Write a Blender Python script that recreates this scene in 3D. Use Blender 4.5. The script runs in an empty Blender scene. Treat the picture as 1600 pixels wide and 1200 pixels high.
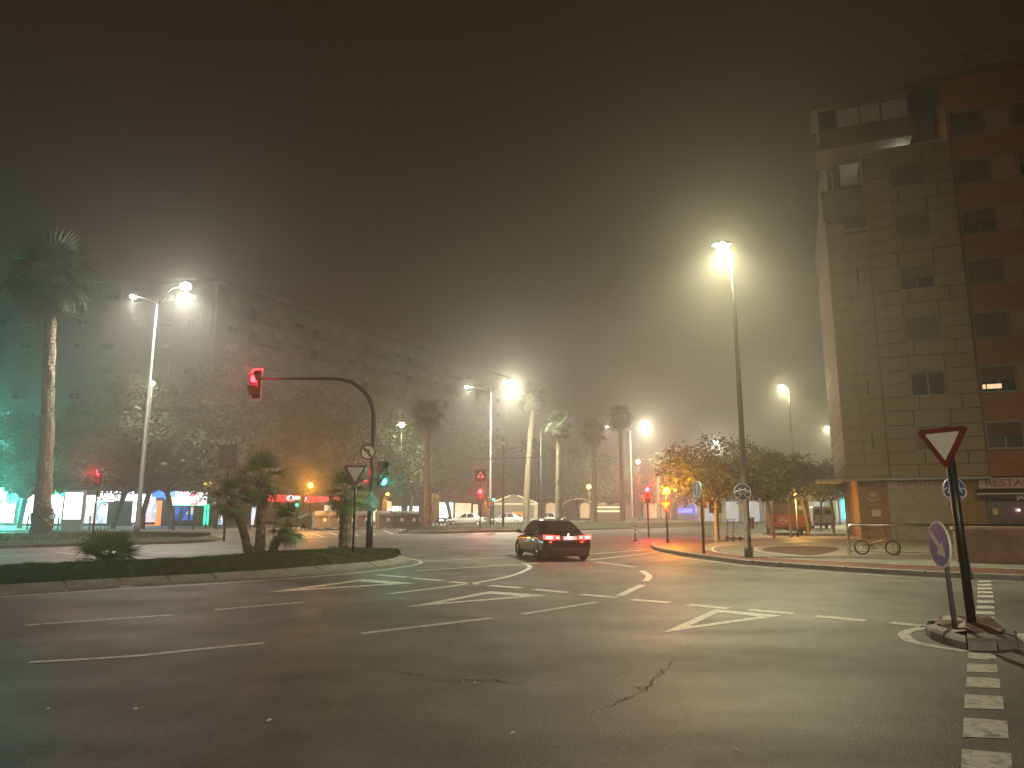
import bpy, bmesh, math, random
from mathutils import Vector, Matrix
R = math.radians
rnd = random.Random(7)
sc = bpy.context.scene
col = sc.collection

# ---------------------------------------------------------------- camera, world, exposure
FPX, EYE = 1110.0, 1.6
PITCH = math.atan(200 / FPX)
cd = bpy.data.cameras.new('camera'); cam = bpy.data.objects.new('camera', cd); col.objects.link(cam)
cd.sensor_width = 36; cd.lens = 36 * FPX / 1600; cd.clip_start = .05; cd.clip_end = 2000
cam.location = (0, 0, EYE); cam.rotation_euler = (math.pi / 2 + PITCH, 0, 0)
sc.camera = cam
w = bpy.data.worlds.new('World'); sc.world = w; w.use_nodes = True
bgn = w.node_tree.nodes['Background']                # night sky over a lit town: even, dim and warm
bgn.inputs[0].default_value = (.90, .50, .25, 1); bgn.inputs[1].default_value = .022
sc.view_settings.view_transform = 'Standard'; sc.view_settings.look = 'None'
sc.view_settings.exposure = -.3; sc.view_settings.gamma = 1
cy = sc.cycles
cy.use_denoising = True; cy.max_bounces = 5; cy.diffuse_bounces = 2; cy.glossy_bounces = 3
cy.transmission_bounces = 3; cy.volume_bounces = 0; cy.transparent_max_bounces = 6
cy.caustics_reflective = False; cy.caustics_refractive = False
cy.sample_clamp_indirect = 4
FOG = .0039

# ---------------------------------------------------------------- pixel -> place
_c, _s = math.cos(PITCH), math.sin(PITCH)
def ray(px, py):
    u = (px - 800) / FPX; v = -(py - 600) / FPX
    return u, _c - v * _s, _s + v * _c
def G(px, py, z=0):                                  # where the pixel's ray meets the ground
    x, y, q = ray(px, py); t = (z - EYE) / q
    return Vector((x * t, y * t, z))
def P(px, py, D):                                    # point of that ray at distance D ahead
    x, y, q = ray(px, py)
    return Vector((x * D / y, D, EYE + q * D / y))
class Fac:                                           # a vertical facade: origin and run direction
    def __init__(s, o, e):
        s.o = Vector(o); s.e = Vector(e).normalized(); s.rz = math.atan2(s.e.y, s.e.x)
    def hit(s, px, py):
        x, y, q = ray(px, py); ox, oy = s.o; ex, ey = s.e
        det = x * -ey + y * ex                       # t*x - k*ex = ox
        t = (ox * -ey + oy * ex) / det
        k = (t * x - ox) * ex + (t * y - oy) * ey
        return k, EYE + q * t

# ---------------------------------------------------------------- materials
MATS = {}
def mat(name, colr, rough=.7, metal=0, var=.25, scale=4, bump=0, bscale=60, spec=.5, coat=0, trans=0):
    if name in MATS: return MATS[name]
    m = bpy.data.materials.new(name); m.use_nodes = True; MATS[name] = m
    nt = m.node_tree; b = nt.nodes['Principled BSDF']; L = nt.links.new
    b.inputs['Base Color'].default_value = (*colr, 1); b.inputs['Roughness'].default_value = rough
    b.inputs['Metallic'].default_value = metal; b.inputs['Specular IOR Level'].default_value = spec
    b.inputs['Coat Weight'].default_value = coat; b.inputs['Transmission Weight'].default_value = trans
    if var or bump:
        tc = nt.nodes.new('ShaderNodeTexCoord')
    if var:
        n = nt.nodes.new('ShaderNodeTexNoise'); n.inputs['Scale'].default_value = scale; n.inputs['Detail'].default_value = 6
        n.inputs['Roughness'].default_value = .65
        L(tc.outputs['Object'], n.inputs['Vector'])
        r = nt.nodes.new('ShaderNodeMapRange'); r.inputs[1].default_value = .3; r.inputs[2].default_value = .7
        r.inputs[3].default_value = 1 - var; r.inputs[4].default_value = 1 + var
        L(n.outputs['Fac'], r.inputs[0])
        mx = nt.nodes.new('ShaderNodeVectorMath'); mx.operation = 'SCALE'; mx.inputs[0].default_value = colr
        L(r.outputs[0], mx.inputs['Scale']); L(mx.outputs[0], b.inputs['Base Color'])
    if bump:
        n2 = nt.nodes.new('ShaderNodeTexNoise'); n2.inputs['Scale'].default_value = bscale; n2.inputs['Detail'].default_value = 3
        L(tc.outputs['Object'], n2.inputs['Vector'])
        bp = nt.nodes.new('ShaderNodeBump'); bp.inputs['Strength'].default_value = bump; bp.inputs['Distance'].default_value = .02
        L(n2.outputs['Fac'], bp.inputs['Height']); L(bp.outputs[0], b.inputs['Normal'])
    return m
def emit(name, colr, strength, sample=True):
    if name in MATS: return MATS[name]
    m = bpy.data.materials.new(name); m.use_nodes = True; MATS[name] = m
    b = m.node_tree.nodes['Principled BSDF']
    b.inputs['Base Color'].default_value = (.05, .05, .05, 1)
    b.inputs['Emission Color'].default_value = (*colr, 1); b.inputs['Emission Strength'].default_value = strength
    if not sample: m.cycles.emission_sampling = 'NONE'
    return m
def shop_glow(name, cols, strength, scale=(1.3, 1, 2.2), white=.5):
    """lit shop window: shelves and posters behind the glass as patches of coloured light"""
    if name in MATS: return MATS[name]
    m = bpy.data.materials.new(name); m.use_nodes = True; MATS[name] = m
    nt = m.node_tree; b = nt.nodes['Principled BSDF']; L = nt.links.new
    b.inputs['Base Color'].default_value = (.06, .06, .06, 1); b.inputs['Roughness'].default_value = .15
    tc = nt.nodes.new('ShaderNodeTexCoord'); mp = nt.nodes.new('ShaderNodeMapping')
    mp.inputs['Scale'].default_value = scale; L(tc.outputs['Object'], mp.inputs[0])
    v = nt.nodes.new('ShaderNodeTexVoronoi'); v.distance = 'CHEBYCHEV'; v.inputs['Scale'].default_value = 1.0
    v.inputs['Randomness'].default_value = .85
    L(mp.outputs[0], v.inputs['Vector'])
    sp = nt.nodes.new('ShaderNodeSeparateColor'); L(v.outputs['Color'], sp.inputs[0])
    cr = nt.nodes.new('ShaderNodeValToRGB'); cr.color_ramp.interpolation = 'CONSTANT'
    e = cr.color_ramp.elements
    while len(e) > 1: e.remove(e[-1])
    e[0].position = 0; e[0].color = (1, 1, 1, 1)
    for i, cc in enumerate(cols):
        q = e.new(white + (1 - white) * i / len(cols)); q.color = (*cc, 1)
    L(sp.outputs[0], cr.inputs[0]); L(cr.outputs[0], b.inputs['Emission Color'])
    b.inputs['Emission Strength'].default_value = strength
    return m

M_pole = mat('galvanised_steel', (.11, .11, .105), .7, .1, .2, 3, spec=.25)
M_dark = mat('dark_painted_metal', (.018, .020, .020), .35, .2, .2, 5)
M_black = mat('black_plastic', (.012, .012, .012), .5, 0, .1, 5)
M_white = mat('white_sign_sheet', (.80, .80, .78), .35, 0, .06, 6)
M_red = mat('red_sign_sheet', (.13, .010, .012), .4, 0, .12, 6)
M_blue = mat('blue_sign_sheet', (.022, .075, .28), .35, 0, .12, 6)
M_grey = mat('grey_sign_back', (.22, .22, .22), .5, .3, .15, 4)
M_conc = mat('concrete', (.30, .28, .25), .8, 0, .25, 2.5, .25, 40)
M_kerb = mat('kerb_concrete', (.20, .195, .18), .7, 0, .3, 3, .3, 50)
M_glassd = mat('dark_glass', (.012, .014, .016), .05, 0, 0, 1, spec=.8)
M_rub = mat('rubber', (.014, .014, .014), .75, 0, .1, 8)
M_chrome = mat('chrome', (.7, .7, .7), .12, 1, 0)

# ---------------------------------------------------------------- mesh building
class MB:
    def __init__(s): s.v = []; s.f = []; s.m = []; s.k = 0
    def add(s, vs, fs):
        o = len(s.v); s.v += [tuple(x) for x in vs]
        for f in fs: s.f.append([i + o for i in f]); s.m.append(s.k)
        return s
    def box(s, c, d, rz=0, M=None):
        x, y, z = d[0] / 2, d[1] / 2, d[2] / 2
        vs = [Vector((a * x, b * y, e * z)) for e in (-1, 1) for b in (-1, 1) for a in (-1, 1)]
        mm = M or Matrix.Rotation(rz, 4, 'Z')
        vs = [mm @ q + Vector(c) for q in vs]
        return s.add(vs, [(0, 2, 3, 1), (4, 5, 7, 6), (0, 1, 5, 4), (2, 6, 7, 3), (0, 4, 6, 2), (1, 3, 7, 5)])
    def tube(s, pts, r, n=8, cap=True):
        pts = [Vector(p) for p in pts]; rs = r if isinstance(r, (list, tuple)) else [r] * len(pts)
        rings = []; up = None
        for i, p in enumerate(pts):
            t = (pts[min(i + 1, len(pts) - 1)] - pts[max(i - 1, 0)]).normalized()
            if up is None: up = Vector((0, 0, 1)) if abs(t.z) < .9 else Vector((1, 0, 0))
            a = t.cross(up).normalized(); b = a.cross(t).normalized(); up = b
            rings.append([p + (a * math.cos(q) + b * math.sin(q)) * rs[i] for q in (2 * math.pi * k / n for k in range(n))])
        vs = [v for g in rings for v in g]; fs = []
        for i in range(len(pts) - 1):
            for k in range(n):
                fs.append((i * n + k, i * n + (k + 1) % n, (i + 1) * n + (k + 1) % n, (i + 1) * n + k))
        if cap: fs += [tuple(range(n))[::-1], tuple(range((len(pts) - 1) * n, len(pts) * n))]
        return s.add(vs, fs)
    def prism(s, outline, z0, z1):                   # outline in xy, extruded along z
        n = len(outline); vs = [(x, y, z0) for x, y in outline] + [(x, y, z1) for x, y in outline]
        fs = [tuple(range(n))[::-1], tuple(range(n, 2 * n))] + [(i, (i + 1) % n, n + (i + 1) % n, n + i) for i in range(n)]
        return s.add(vs, fs)
    def plate(s, outline, y0, y1, M=None):           # outline in xz, extruded along y (y0 is the front)
        n = len(outline); vs = [Vector((x, y0, z)) for x, z in outline] + [Vector((x, y1, z)) for x, z in outline]
        if M is not None: vs = [M @ q for q in vs]
        return s.add(vs, [tuple(range(n)), tuple(range(n, 2 * n))[::-1]] + [(i, n + i, n + (i + 1) % n, (i + 1) % n) for i in range(n)])
    def torus(s, c, Rr, r, n=20, k=6, M=None):       # ring in the xz plane
        mm = M or Matrix.Identity(4); vs = []; fs = []
        for i in range(n):
            a = 2 * math.pi * i / n
            for j in range(k):
                b = 2 * math.pi * j / k; q = Rr + r * math.cos(b)
                vs.append(mm @ Vector((q * math.cos(a), r * math.sin(b), q * math.sin(a))) + Vector(c))
                fs.append((i * k + j, ((i + 1) % n) * k + j, ((i + 1) % n) * k + (j + 1) % k, i * k + (j + 1) % k))
        return s.add(vs, fs)
    def sphere(s, c, r, n=12, k=8, sz=(1, 1, 1)):
        vs = []; fs = []
        for j in range(k + 1):
            b = math.pi * j / k
            for i in range(n):
                a = 2 * math.pi * i / n
                vs.append((c[0] + r * sz[0] * math.sin(b) * math.cos(a), c[1] + r * sz[1] * math.sin(b) * math.sin(a), c[2] + r * sz[2] * math.cos(b)))
        for j in range(k):
            for i in range(n): fs.append((j * n + i, (j + 1) * n + i, (j + 1) * n + (i + 1) % n, j * n + (i + 1) % n))
        return s.add(vs, fs)
    def mesh(s, name, mats, smooth=False):
        me = bpy.data.meshes.new(name); me.from_pydata(s.v, [], s.f)
        for m in (mats if isinstance(mats, (list, tuple)) else [mats]): me.materials.append(m)
        if len(me.materials) > 1: me.polygons.foreach_set('material_index', s.m)
        if smooth:
            me.shade_smooth()
        me.update(); return me
    def build(s, name, mats, parent=None, smooth=False, loc=None, rz=None):
        return inst(name, s.mesh(name, mats, smooth), parent, loc, rz)
def inst(name, me, parent=None, loc=None, rz=None):
    o = bpy.data.objects.new(name, me); col.objects.link(o); o.parent = parent
    if loc is not None: o.location = loc
    if rz is not None: o.rotation_euler.z = rz
    return o
def tag(o, label, cat, group=None):
    o['label'] = label; o['category'] = cat
    if group: o['group'] = group
    return o
def struct(o): o['kind'] = 'structure'; return o
def thing(name, label, cat, loc=(0, 0, 0), rz=0, group=None):
    o = bpy.data.objects.new(name, None); col.objects.link(o); o.empty_display_size = .3
    o.location = loc; o.rotation_euler.z = rz
    return tag(o, label, cat, group)
def copy_tree(o, parent=None):
    c = o.copy(); col.objects.link(c); c.parent = parent
    for ch in list(o.children): copy_tree(ch, c)
    return c
def light(kind, energy, colr, loc, parent=None, radius=.1, spot=None, blend=.6, rot=None):
    l = bpy.data.lights.new('lamp_light', kind); l.energy = energy; l.color = colr
    l.shadow_soft_size = radius
    if spot: l.spot_size = R(spot); l.spot_blend = blend
    o = bpy.data.objects.new('lamp_light', l); col.objects.link(o); o.parent = parent; o.location = loc
    if rot: o.rotation_euler = rot
    return o
def text_mesh(s, size, ext, m, bold=0):
    c = bpy.data.curves.new('lettering', 'FONT'); c.body = s; c.size = size; c.extrude = ext; c.offset = bold
    c.align_x = 'CENTER'; c.align_y = 'CENTER'; c.resolution_u = 3
    t = bpy.data.objects.new('t', c); col.objects.link(t)
    me = bpy.data.meshes.new_from_object(t.evaluated_get(bpy.context.evaluated_depsgraph_get()))
    bpy.data.objects.remove(t); bpy.data.curves.remove(c)
    me.transform(Matrix.Rotation(math.pi / 2, 4, 'X')); me.materials.clear(); me.materials.append(m)
    return me
def circ(r, n=28): return [(r * math.cos(2 * math.pi * i / n), r * math.sin(2 * math.pi * i / n)) for i in range(n)]
def tri(r, k=.18, up=True):                          # rounded triangle in xz
    out = []
    for i in range(3):
        a = R(90 + 120 * i); cx, cz = (r * (1 - k)) * math.cos(a), (r * (1 - k)) * math.sin(a)
        for q in (-55, -28, 0, 28, 55): out.append((cx + r * k * .9 * math.cos(a + R(q)), cz + r * k * .9 * math.sin(a + R(q))))
    return out if up else [(x, -z) for x, z in out][::-1]
def strip(pts, wd, z):                               # flat painted band along ground points
    pts = [Vector((p[0], p[1], 0)) for p in pts]; L = []; Rr = []
    for i, p in enumerate(pts):
        t = (pts[min(i + 1, len(pts) - 1)] - pts[max(i - 1, 0)]).normalized(); n = Vector((-t.y, t.x, 0)) * wd / 2
        L.append(p + n); Rr.append(p - n)
    vs = [(q.x, q.y, z) for q in L + Rr]; n = len(pts)
    return vs, [(i, n + i, n + i + 1, i + 1) for i in range(n - 1)]
def smooth_line(pts, k=5):
    out = []; pts = [Vector((p[0], p[1], 0)) for p in pts]
    for i in range(len(pts) - 1):
        a, b, c, d = pts[max(i - 1, 0)], pts[i], pts[i + 1], pts[min(i + 2, len(pts) - 1)]
        for j in range(k):
            t = j / k
            out.append(.5 * (2 * b + (c - a) * t + (2 * a - 5 * b + 4 * c - d) * t * t + (3 * b - a - 3 * c + d) * t ** 3))
    out.append(pts[-1]); return out
# ================================================================ GROUND
def asphalt():
    m = bpy.data.materials.new('asphalt'); m.use_nodes = True; nt = m.node_tree; L = nt.links.new
    b = nt.nodes['Principled BSDF']; tc = nt.nodes.new('ShaderNodeTexCoord')
    def noise(sc_, det=5, rg=.6, src=None):
        n = nt.nodes.new('ShaderNodeTexNoise'); n.inputs['Scale'].default_value = sc_; n.inputs['Detail'].default_value = det
        n.inputs['Roughness'].default_value = rg; L(src or tc.outputs['Object'], n.inputs['Vector']); return n
    mp = nt.nodes.new('ShaderNodeMapping'); mp.inputs['Rotation'].default_value = (0, 0, R(-25)); mp.inputs['Scale'].default_value = (.5, 1.1, 1)
    L(tc.outputs['Object'], mp.inputs[0])
    big = noise(.28, 5, .6); mid = noise(1.1, 6, .7); fine = noise(48, 3, .7); grit = noise(16, 5, .75); streak = noise(.6, 5, .6, mp.outputs[0])
    def math_(op, a, b_):
        q = nt.nodes.new('ShaderNodeMath'); q.operation = op
        for i, x in enumerate((a, b_)):
            if isinstance(x, (int, float)): q.inputs[i].default_value = x
            else: L(x, q.inputs[i])
        return q.outputs[0]
    s1 = math_('MULTIPLY_ADD', big.outputs['Fac'], 2.0); s1.node.inputs[2].default_value = -.10
    s2 = math_('ADD', s1, math_('MULTIPLY', mid.outputs['Fac'], 1.1))
    s3 = math_('ADD', s2, math_('MULTIPLY', streak.outputs['Fac'], .45))
    s4 = math_('ADD', math_('ADD', s3, math_('MULTIPLY', fine.outputs['Fac'], 1.7)), math_('MULTIPLY', grit.outputs['Fac'], 1.0))
    cr = nt.nodes.new('ShaderNodeValToRGB'); e = cr.color_ramp.elements
    e[0].position = .75; e[0].color = (.014, .014, .0135, 1); e[1].position = 1.55; e[1].color = (.175, .172, .165, 1)
    mr = nt.nodes.new('ShaderNodeMapRange'); mr.inputs[1].default_value = 2.45; mr.inputs[2].default_value = 3.70
    L(s4, mr.inputs[0]); e[0].position = 0; e[1].position = 1
    L(mr.outputs[0], cr.inputs[0]); L(cr.outputs[0], b.inputs['Base Color'])
    rr = nt.nodes.new('ShaderNodeMapRange'); rr.inputs[1].default_value = .3; rr.inputs[2].default_value = .75
    rr.inputs[3].default_value = .52; rr.inputs[4].default_value = .72
    L(streak.outputs['Fac'], rr.inputs[0]); L(rr.outputs[0], b.inputs['Roughness'])
    bp = nt.nodes.new('ShaderNodeBump'); bp.inputs['Strength'].default_value = .7; bp.inputs['Distance'].default_value = .012
    L(fine.outputs['Fac'], bp.inputs['Height']); L(bp.outputs[0], b.inputs['Normal'])
    return m
M_asph = asphalt()
def paint():
    m = bpy.data.materials.new('road_paint'); m.use_nodes = True; nt = m.node_tree; L = nt.links.new
    b = nt.nodes['Principled BSDF']; tc = nt.nodes.new('ShaderNodeTexCoord'); b.inputs['Roughness'].default_value = .55
    n = nt.nodes.new('ShaderNodeTexNoise'); n.inputs['Scale'].default_value = 9; n.inputs['Detail'].default_value = 8; n.inputs['Roughness'].default_value = .75
    L(tc.outputs['Object'], n.inputs['Vector'])
    cr = nt.nodes.new('ShaderNodeValToRGB'); e = cr.color_ramp.elements
    e[0].position = .35; e[0].color = (.10, .097, .088, 1); e[1].position = .52; e[1].color = (.60, .59, .55, 1)
    L(n.outputs['Fac'], cr.inputs[0]); L(cr.outputs[0], b.inputs['Base Color'])
    return m
M_paint = paint()
S = 300
struct(MB().add([(-S, -S, 0), (S, -S, 0), (S, S, 0), (-S, S, 0)], [(0, 1, 2, 3)]).build('road', M_asph))

# painted markings, a sheet 4 mm over the asphalt
def marking(name, pts, wd, smooth=False, z=.004):
    q = [G(*p) for p in pts]
    if smooth: q = smooth_line(q)
    vs, fs = strip(q, wd, z); o = MB().add(vs, fs).build(name, M_paint); return struct(o)
marking('edge_line', [(-60, 937), (0, 933), (200, 920), (400, 908), (560, 895), (630, 886), (654, 881), (657, 877), (640, 873)], .13, True)
for a in ([(40, 977), (270, 961)], [(335, 953), (476, 941)], [(565, 990), (768, 966)], [(815, 960), (932, 941)]): marking('lane_line', a, .12)
marking('lane_line', [(45, 1035), (200, 1026), (300, 1016), (413, 1005)], .11, True)
marking('lane_line', [(608, 928), (720, 914), (790, 902), (820, 892), (828, 885), (818, 880)], .14, True)
for a in ([(650, 892), (840, 880)], [(655, 877), (800, 871)], [(920, 866), (1012, 859)], [(922, 875), (1020, 864)], [(930, 878), (992, 886)]): marking('lane_line', a, .13)
marking('lane_line', [(1003, 892), (1013, 899), (1013, 904), (1008, 908)], .16, True)
marking('lane_line', [(968, 931), (1004, 914)], .17)
for a in ([(200, 871), (365, 881)], [(-20, 870), (70, 868)], [(60, 882), (130, 879)], [(80, 862), (120, 866)]): marking('lane_line', a, .14)
marking('bay_line', [(395, 844), (520, 839), (640, 834), (735, 830)], .2)
for i in range(9):
    x = 480 + 27 * i; y = 841 - (x - 480) * .043
    marking('bay_line', [(x, y), (x - 22 + i, y - 7)], .18)
marking('kerb_line', [(1030, 868), (1100, 876), (1160, 884), (1250, 891), (1400, 901), (1520, 907)], .08, True)
for a in ([(588, 898), (637, 902)], [(645, 903.5), (692, 907.5)], [(703, 909), (748, 913)], [(765, 915), (815, 919)], [(835, 921), (887, 926)], [(908, 929), (965, 934)],
          [(987, 937), (1046, 942)], [(1075, 945), (1137, 951)], [(1170, 953), (1240, 959)], [(1275, 963), (1352, 970)], [(1392, 973), (1448, 979)]):
    marking('give_way_dash', a, .24)
def give_way_triangle(a, b, c, wd):                  # hollow triangle
    p = [G(*q) for q in (a, b, c)]; ctr = (p[0] + p[1] + p[2]) / 3
    k = 1 - wd; vs = p + [ctr + (q - ctr) * k for q in p]
    vs = [(q.x, q.y, .004) for q in vs]
    struct(MB().add(vs, [(0, 1, 4, 3), (1, 2, 5, 4), (2, 0, 3, 5)]).build('give_way_triangle', M_paint))
give_way_triangle((415, 926), (568, 905), (648, 911.5), .42)
give_way_triangle((632, 949), (766, 924), (856, 930.5), .42)
give_way_triangle((1035, 989), (1118, 952), (1222, 962), .40)
for y0, y1, xa, xb in ((1020, 1030, 1513, 1556), (1037, 1050, 1511.5, 1558), (1058, 1074, 1510, 1562), (1085, 1107, 1507.5, 1567), (1122, 1152, 1506, 1574), (1171, 1216, 1503, 1580),
                       (907, 909.5, 1528, 1548), (912.5, 915, 1527.5, 1549), (918, 921, 1527.5, 1550), (924, 927, 1527.5, 1551), (930, 933.5, 1527, 1552), (938, 942, 1527, 1553), (946.5, 951, 1526, 1553.5), (955, 960, 1525, 1554), (963.5, 969, 1524, 1554)):
    q = [G(xa, y0), G(xb, y0 + (y1 - y0) * .16), G(xb + (y1 - y0) * .08, y1 + (y1 - y0) * .1), G(xa - (y1 - y0) * .05, y1)]
    struct(MB().add([(v.x, v.y, .004) for v in q], [(3, 2, 1, 0)]).build('crossing_block', M_paint))
marking('island_edge_line', [(1449, 979), (1425, 985), (1413, 991), (1424, 1002), (1460, 1010), (1511, 1018)], .15, True)
q = [G(1578, 990), G(1610, 990), G(1610, 1018), G(1590, 1015)]
struct(MB().add([(v.x, v.y, .004) for v in q], [(3, 2, 1, 0)]).build('island_marking', M_paint))

# cracks and sunken patches in the foreground
M_crack = mat('crack_shadow', (.006, .006, .006), .9, 0, .1, 5)
def crack(pts, wd, seed):
    r2 = random.Random(seed); q = smooth_line([G(*p) for p in pts], 7); out = []
    for v in q: out.append(Vector((v.x + r2.uniform(-.03, .03), v.y + r2.uniform(-.05, .05), 0)))
    n = len(out); L = []; Rr = []
    for i, v in enumerate(out):
        t = (out[min(i + 1, n - 1)] - out[max(i - 1, 0)]).normalized(); nn = Vector((-t.y, t.x, 0)) * wd * r2.uniform(.15, 1) * math.sin(math.pi * (i + .5) / n) ** .4
        L.append(v + nn); Rr.append(v - nn)
    struct(MB().add([(v.x, v.y, .005) for v in L + Rr], [(i, n + i, n + i + 1, i + 1) for i in range(n - 1)]).build('crack', M_crack))
crack([(1056, 1028), (1038, 1047), (1022, 1062), (1012, 1074), (990, 1087), (955, 1102), (915, 1116)], .008, 1)
crack([(1012, 1074), (1000, 1076), (985, 1072)], .005, 4)
crack([(405, 1034), (440, 1033), (480, 1032), (510, 1028)], .009, 2)
crack([(622, 1050), (640, 1053), (680, 1057)], .012, 3)
crack([(715, 1064), (760, 1062), (805, 1068)], .012, 5)
crack([(505, 950), (508, 958), (506, 966)], .007, 6)
crack([(560, 1062), (700, 1064), (830, 1070), (950, 1078)], .006, 8)
M_litter = mat('pale_litter', (.6, .6, .55), .6, 0, .2, 20)
for i, (x, y) in enumerate([(724, 1065), (1185, 991), (742, 1068), (800, 1147), (1068, 1106), (1075, 1112), (420, 1127), (1061, 1120), (212, 1109), (75, 1109), (1076, 1012), (1150, 1173)]):
    v = G(x, y); a = rnd.uniform(0, 3); k = rnd.uniform(.012, .028)
    o = MB().add([(-k, -k * .6, .004), (k, -k * .5, .006), (k * .9, k * .5, .012), (-k * .8, k * .6, .005), (0, 0, .016)], [(0, 1, 4), (1, 2, 4), (2, 3, 4), (3, 0, 4), (3, 2, 1, 0)]).build('litter', M_litter, None, False, (v.x, v.y, .004), a)
    tag(o, 'scrap of pale litter lying on the dark asphalt', 'litter', 'scraps of litter on the road')

# raised slabs
def slab(name, outline, z, m, side=None):
    mb = MB(); n = len(outline); vs = [(p[0], p[1], -.02) for p in outline] + [(p[0], p[1], z) for p in outline]
    mb.add(vs, [tuple(range(n, 2 * n))]); mb.k = 1 if side else 0
    mb.add(vs, [(i, (i + 1) % n, n + (i + 1) % n, n + i) for i in range(n)])
    me = mb.mesh(name, [m, side] if side else [m])
    bm = bmesh.new(); bm.from_mesh(me); bmesh.ops.recalc_face_normals(bm, faces=bm.faces); bm.to_mesh(me); bm.free()
    return struct(inst(name, me))
def tiles(name, ca, cb, size, mortar):
    m = bpy.data.materials.new(name); m.use_nodes = True; nt = m.node_tree; L = nt.links.new
    b = nt.nodes['Principled BSDF']; b.inputs['Roughness'].default_value = .6; tc = nt.nodes.new('ShaderNodeTexCoord')
    mp = nt.nodes.new('ShaderNodeMapping'); mp.inputs['Rotation'].default_value = (0, 0, R(-21.6)); L(tc.outputs['Object'], mp.inputs[0])
    br = nt.nodes.new('ShaderNodeTexBrick'); br.inputs['Scale'].default_value = 1; br.inputs['Brick Width'].default_value = size; br.inputs['Row Height'].default_value = size
    br.inputs['Mortar Size'].default_value = .012; br.offset = 0
    br.inputs['Color1'].default_value = (*ca, 1); br.inputs['Color2'].default_value = (*cb, 1); br.inputs['Mortar'].default_value = (*mortar, 1)
    L(mp.outputs[0], br.inputs[0])
    n = nt.nodes.new('ShaderNodeTexNoise'); n.inputs['Scale'].default_value = .8; n.inputs['Detail'].default_value = 6; L(tc.outputs['Object'], n.inputs['Vector'])
    mx = nt.nodes.new('ShaderNodeMix'); mx.data_type = 'RGBA'; mx.blend_type = 'MULTIPLY'; mx.inputs[0].default_value = .7
    L(br.outputs[0], mx.inputs[6]); L(n.outputs['Color'], mx.inputs[7]); L(mx.outputs[2], b.inputs['Base Color'])
    bp = nt.nodes.new('ShaderNodeBump'); bp.inputs['Strength'].default_value = .4; bp.inputs['Distance'].default_value = .01
    L(br.outputs['Fac'], bp.inputs['Height']); bp.invert = True; L(bp.outputs[0], b.inputs['Normal'])
    return m
M_redpave = tiles('red_paving', (.21, .085, .062), (.17, .07, .052), .2, (.12, .06, .05))
M_pave = tiles('beige_paving', (.42, .38, .31), (.36, .33, .28), .4, (.2, .18, .16))
M_paveg = tiles('grey_paving', (.34, .34, .33), (.30, .30, .30), .4, (.18, .18, .18))
M_dirt = mat('planting_soil', (.07, .045, .035), .9, 0, .35, 3, .4, 30)
AV = Vector((.515, .857, 0))                         # the avenue runs this way
kerbline = smooth_line([G(1022, 851), G(1018, 854), G(1026, 860), G(1060, 867), G(1100, 873), G(1160, 881), G(1250, 888), G(1400, 898), G(1520, 904), G(1640, 909)], 4)
far0 = G(1150, 841); far = far0 + AV * 190
plaza = [(p.x, p.y) for p in kerbline] + [(60, 10), (200, 60), (200, far.y), (far.x, far.y), (far0.x, far0.y), (G(1070, 846).x, G(1070, 846).y)]
plaza_o = slab('plaza_pavement', plaza, .12, M_pave, M_kerb)
KZ = .12
def sheet(name, pix, m, z, sm=True):
    q = [G(*p, z) for p in pix]
    if sm: q = smooth_line(q + [q[0]], 4)[:-1]
    n = len(q)
    me = bpy.data.meshes.new(name); me.from_pydata([(v.x, v.y, z) for v in q], [], [tuple(range(n))]); me.materials.append(m)
    bm = bmesh.new(); bm.from_mesh(me)
    for f_ in bm.faces:
        if f_.normal.z < 0: f_.normal_flip()
    bm.to_mesh(me); bm.free()
    return struct(inst(name, me))
# red strip that follows the kerb, then the grey cycle path with its white edge line
redq = [Vector((p.x, p.y, 0)) for p in kerbline]
ctr_in = [G(1600, 893), G(1400, 884), G(1200, 874), G(1110, 866), G(1100, 858), G(1115, 852), G(1150, 848), G(1080, 847)]
inner = smooth_line(ctr_in[:6], 4) + ctr_in[6:]
me = bpy.data.meshes.new('red_pavement')
def inset(p, k=.16):
    d = (Vector((18, 32, 0)) - p); return p + d.normalized() * k
outl = [inset(p) for p in redq[:-1]] + inner
me.from_pydata([(p.x, p.y, KZ + .004) for p in outl], [], [tuple(range(len(outl)))]); me.materials.append(M_redpave)
bm = bmesh.new(); bm.from_mesh(me)
for f_ in bm.faces:
    if f_.normal.z < 0: f_.normal_flip()
bmesh.ops.triangulate(bm, faces=bm.faces); bm.to_mesh(me); bm.free()
struct(inst('red_pavement', me))
M_cyc = mat('cycle_path_asphalt', (.16, .155, .145), .7, 0, .25, 2, .2, 60)
sheet('cycle_path', [(1600, 889), (1400, 881), (1220, 872), (1130, 864), (1113, 858), (1128, 852), (1180, 849), (1280, 848), (1240, 851), (1186, 855), (1182, 860), (1220, 866), (1310, 872), (1420, 876), (1600, 883)], M_cyc, KZ + .008, False)
vs, fs = strip(smooth_line([G(1600, 890, KZ), G(1400, 882, KZ), G(1220, 873, KZ), G(1130, 865, KZ), G(1113, 859, KZ), G(1122, 854, KZ), G(1160, 850, KZ)], 5), .1, KZ + .012)
struct(MB().add(vs, fs).build('cycle_path_line', M_paint))
vs, fs = strip(smooth_line([G(1430, 879, KZ), G(1310, 873, KZ), G(1220, 867, KZ), G(1184, 861, KZ), G(1186, 855, KZ), G(1225, 852, KZ)], 5), .09, KZ + .012)
struct(MB().add(vs, fs).build('cycle_path_line', M_paint))
sheet('planting_bed', [(1192, 860), (1196, 856), (1240, 853), (1310, 856), (1280, 866), (1240, 866)], M_dirt, KZ + .01)

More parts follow.
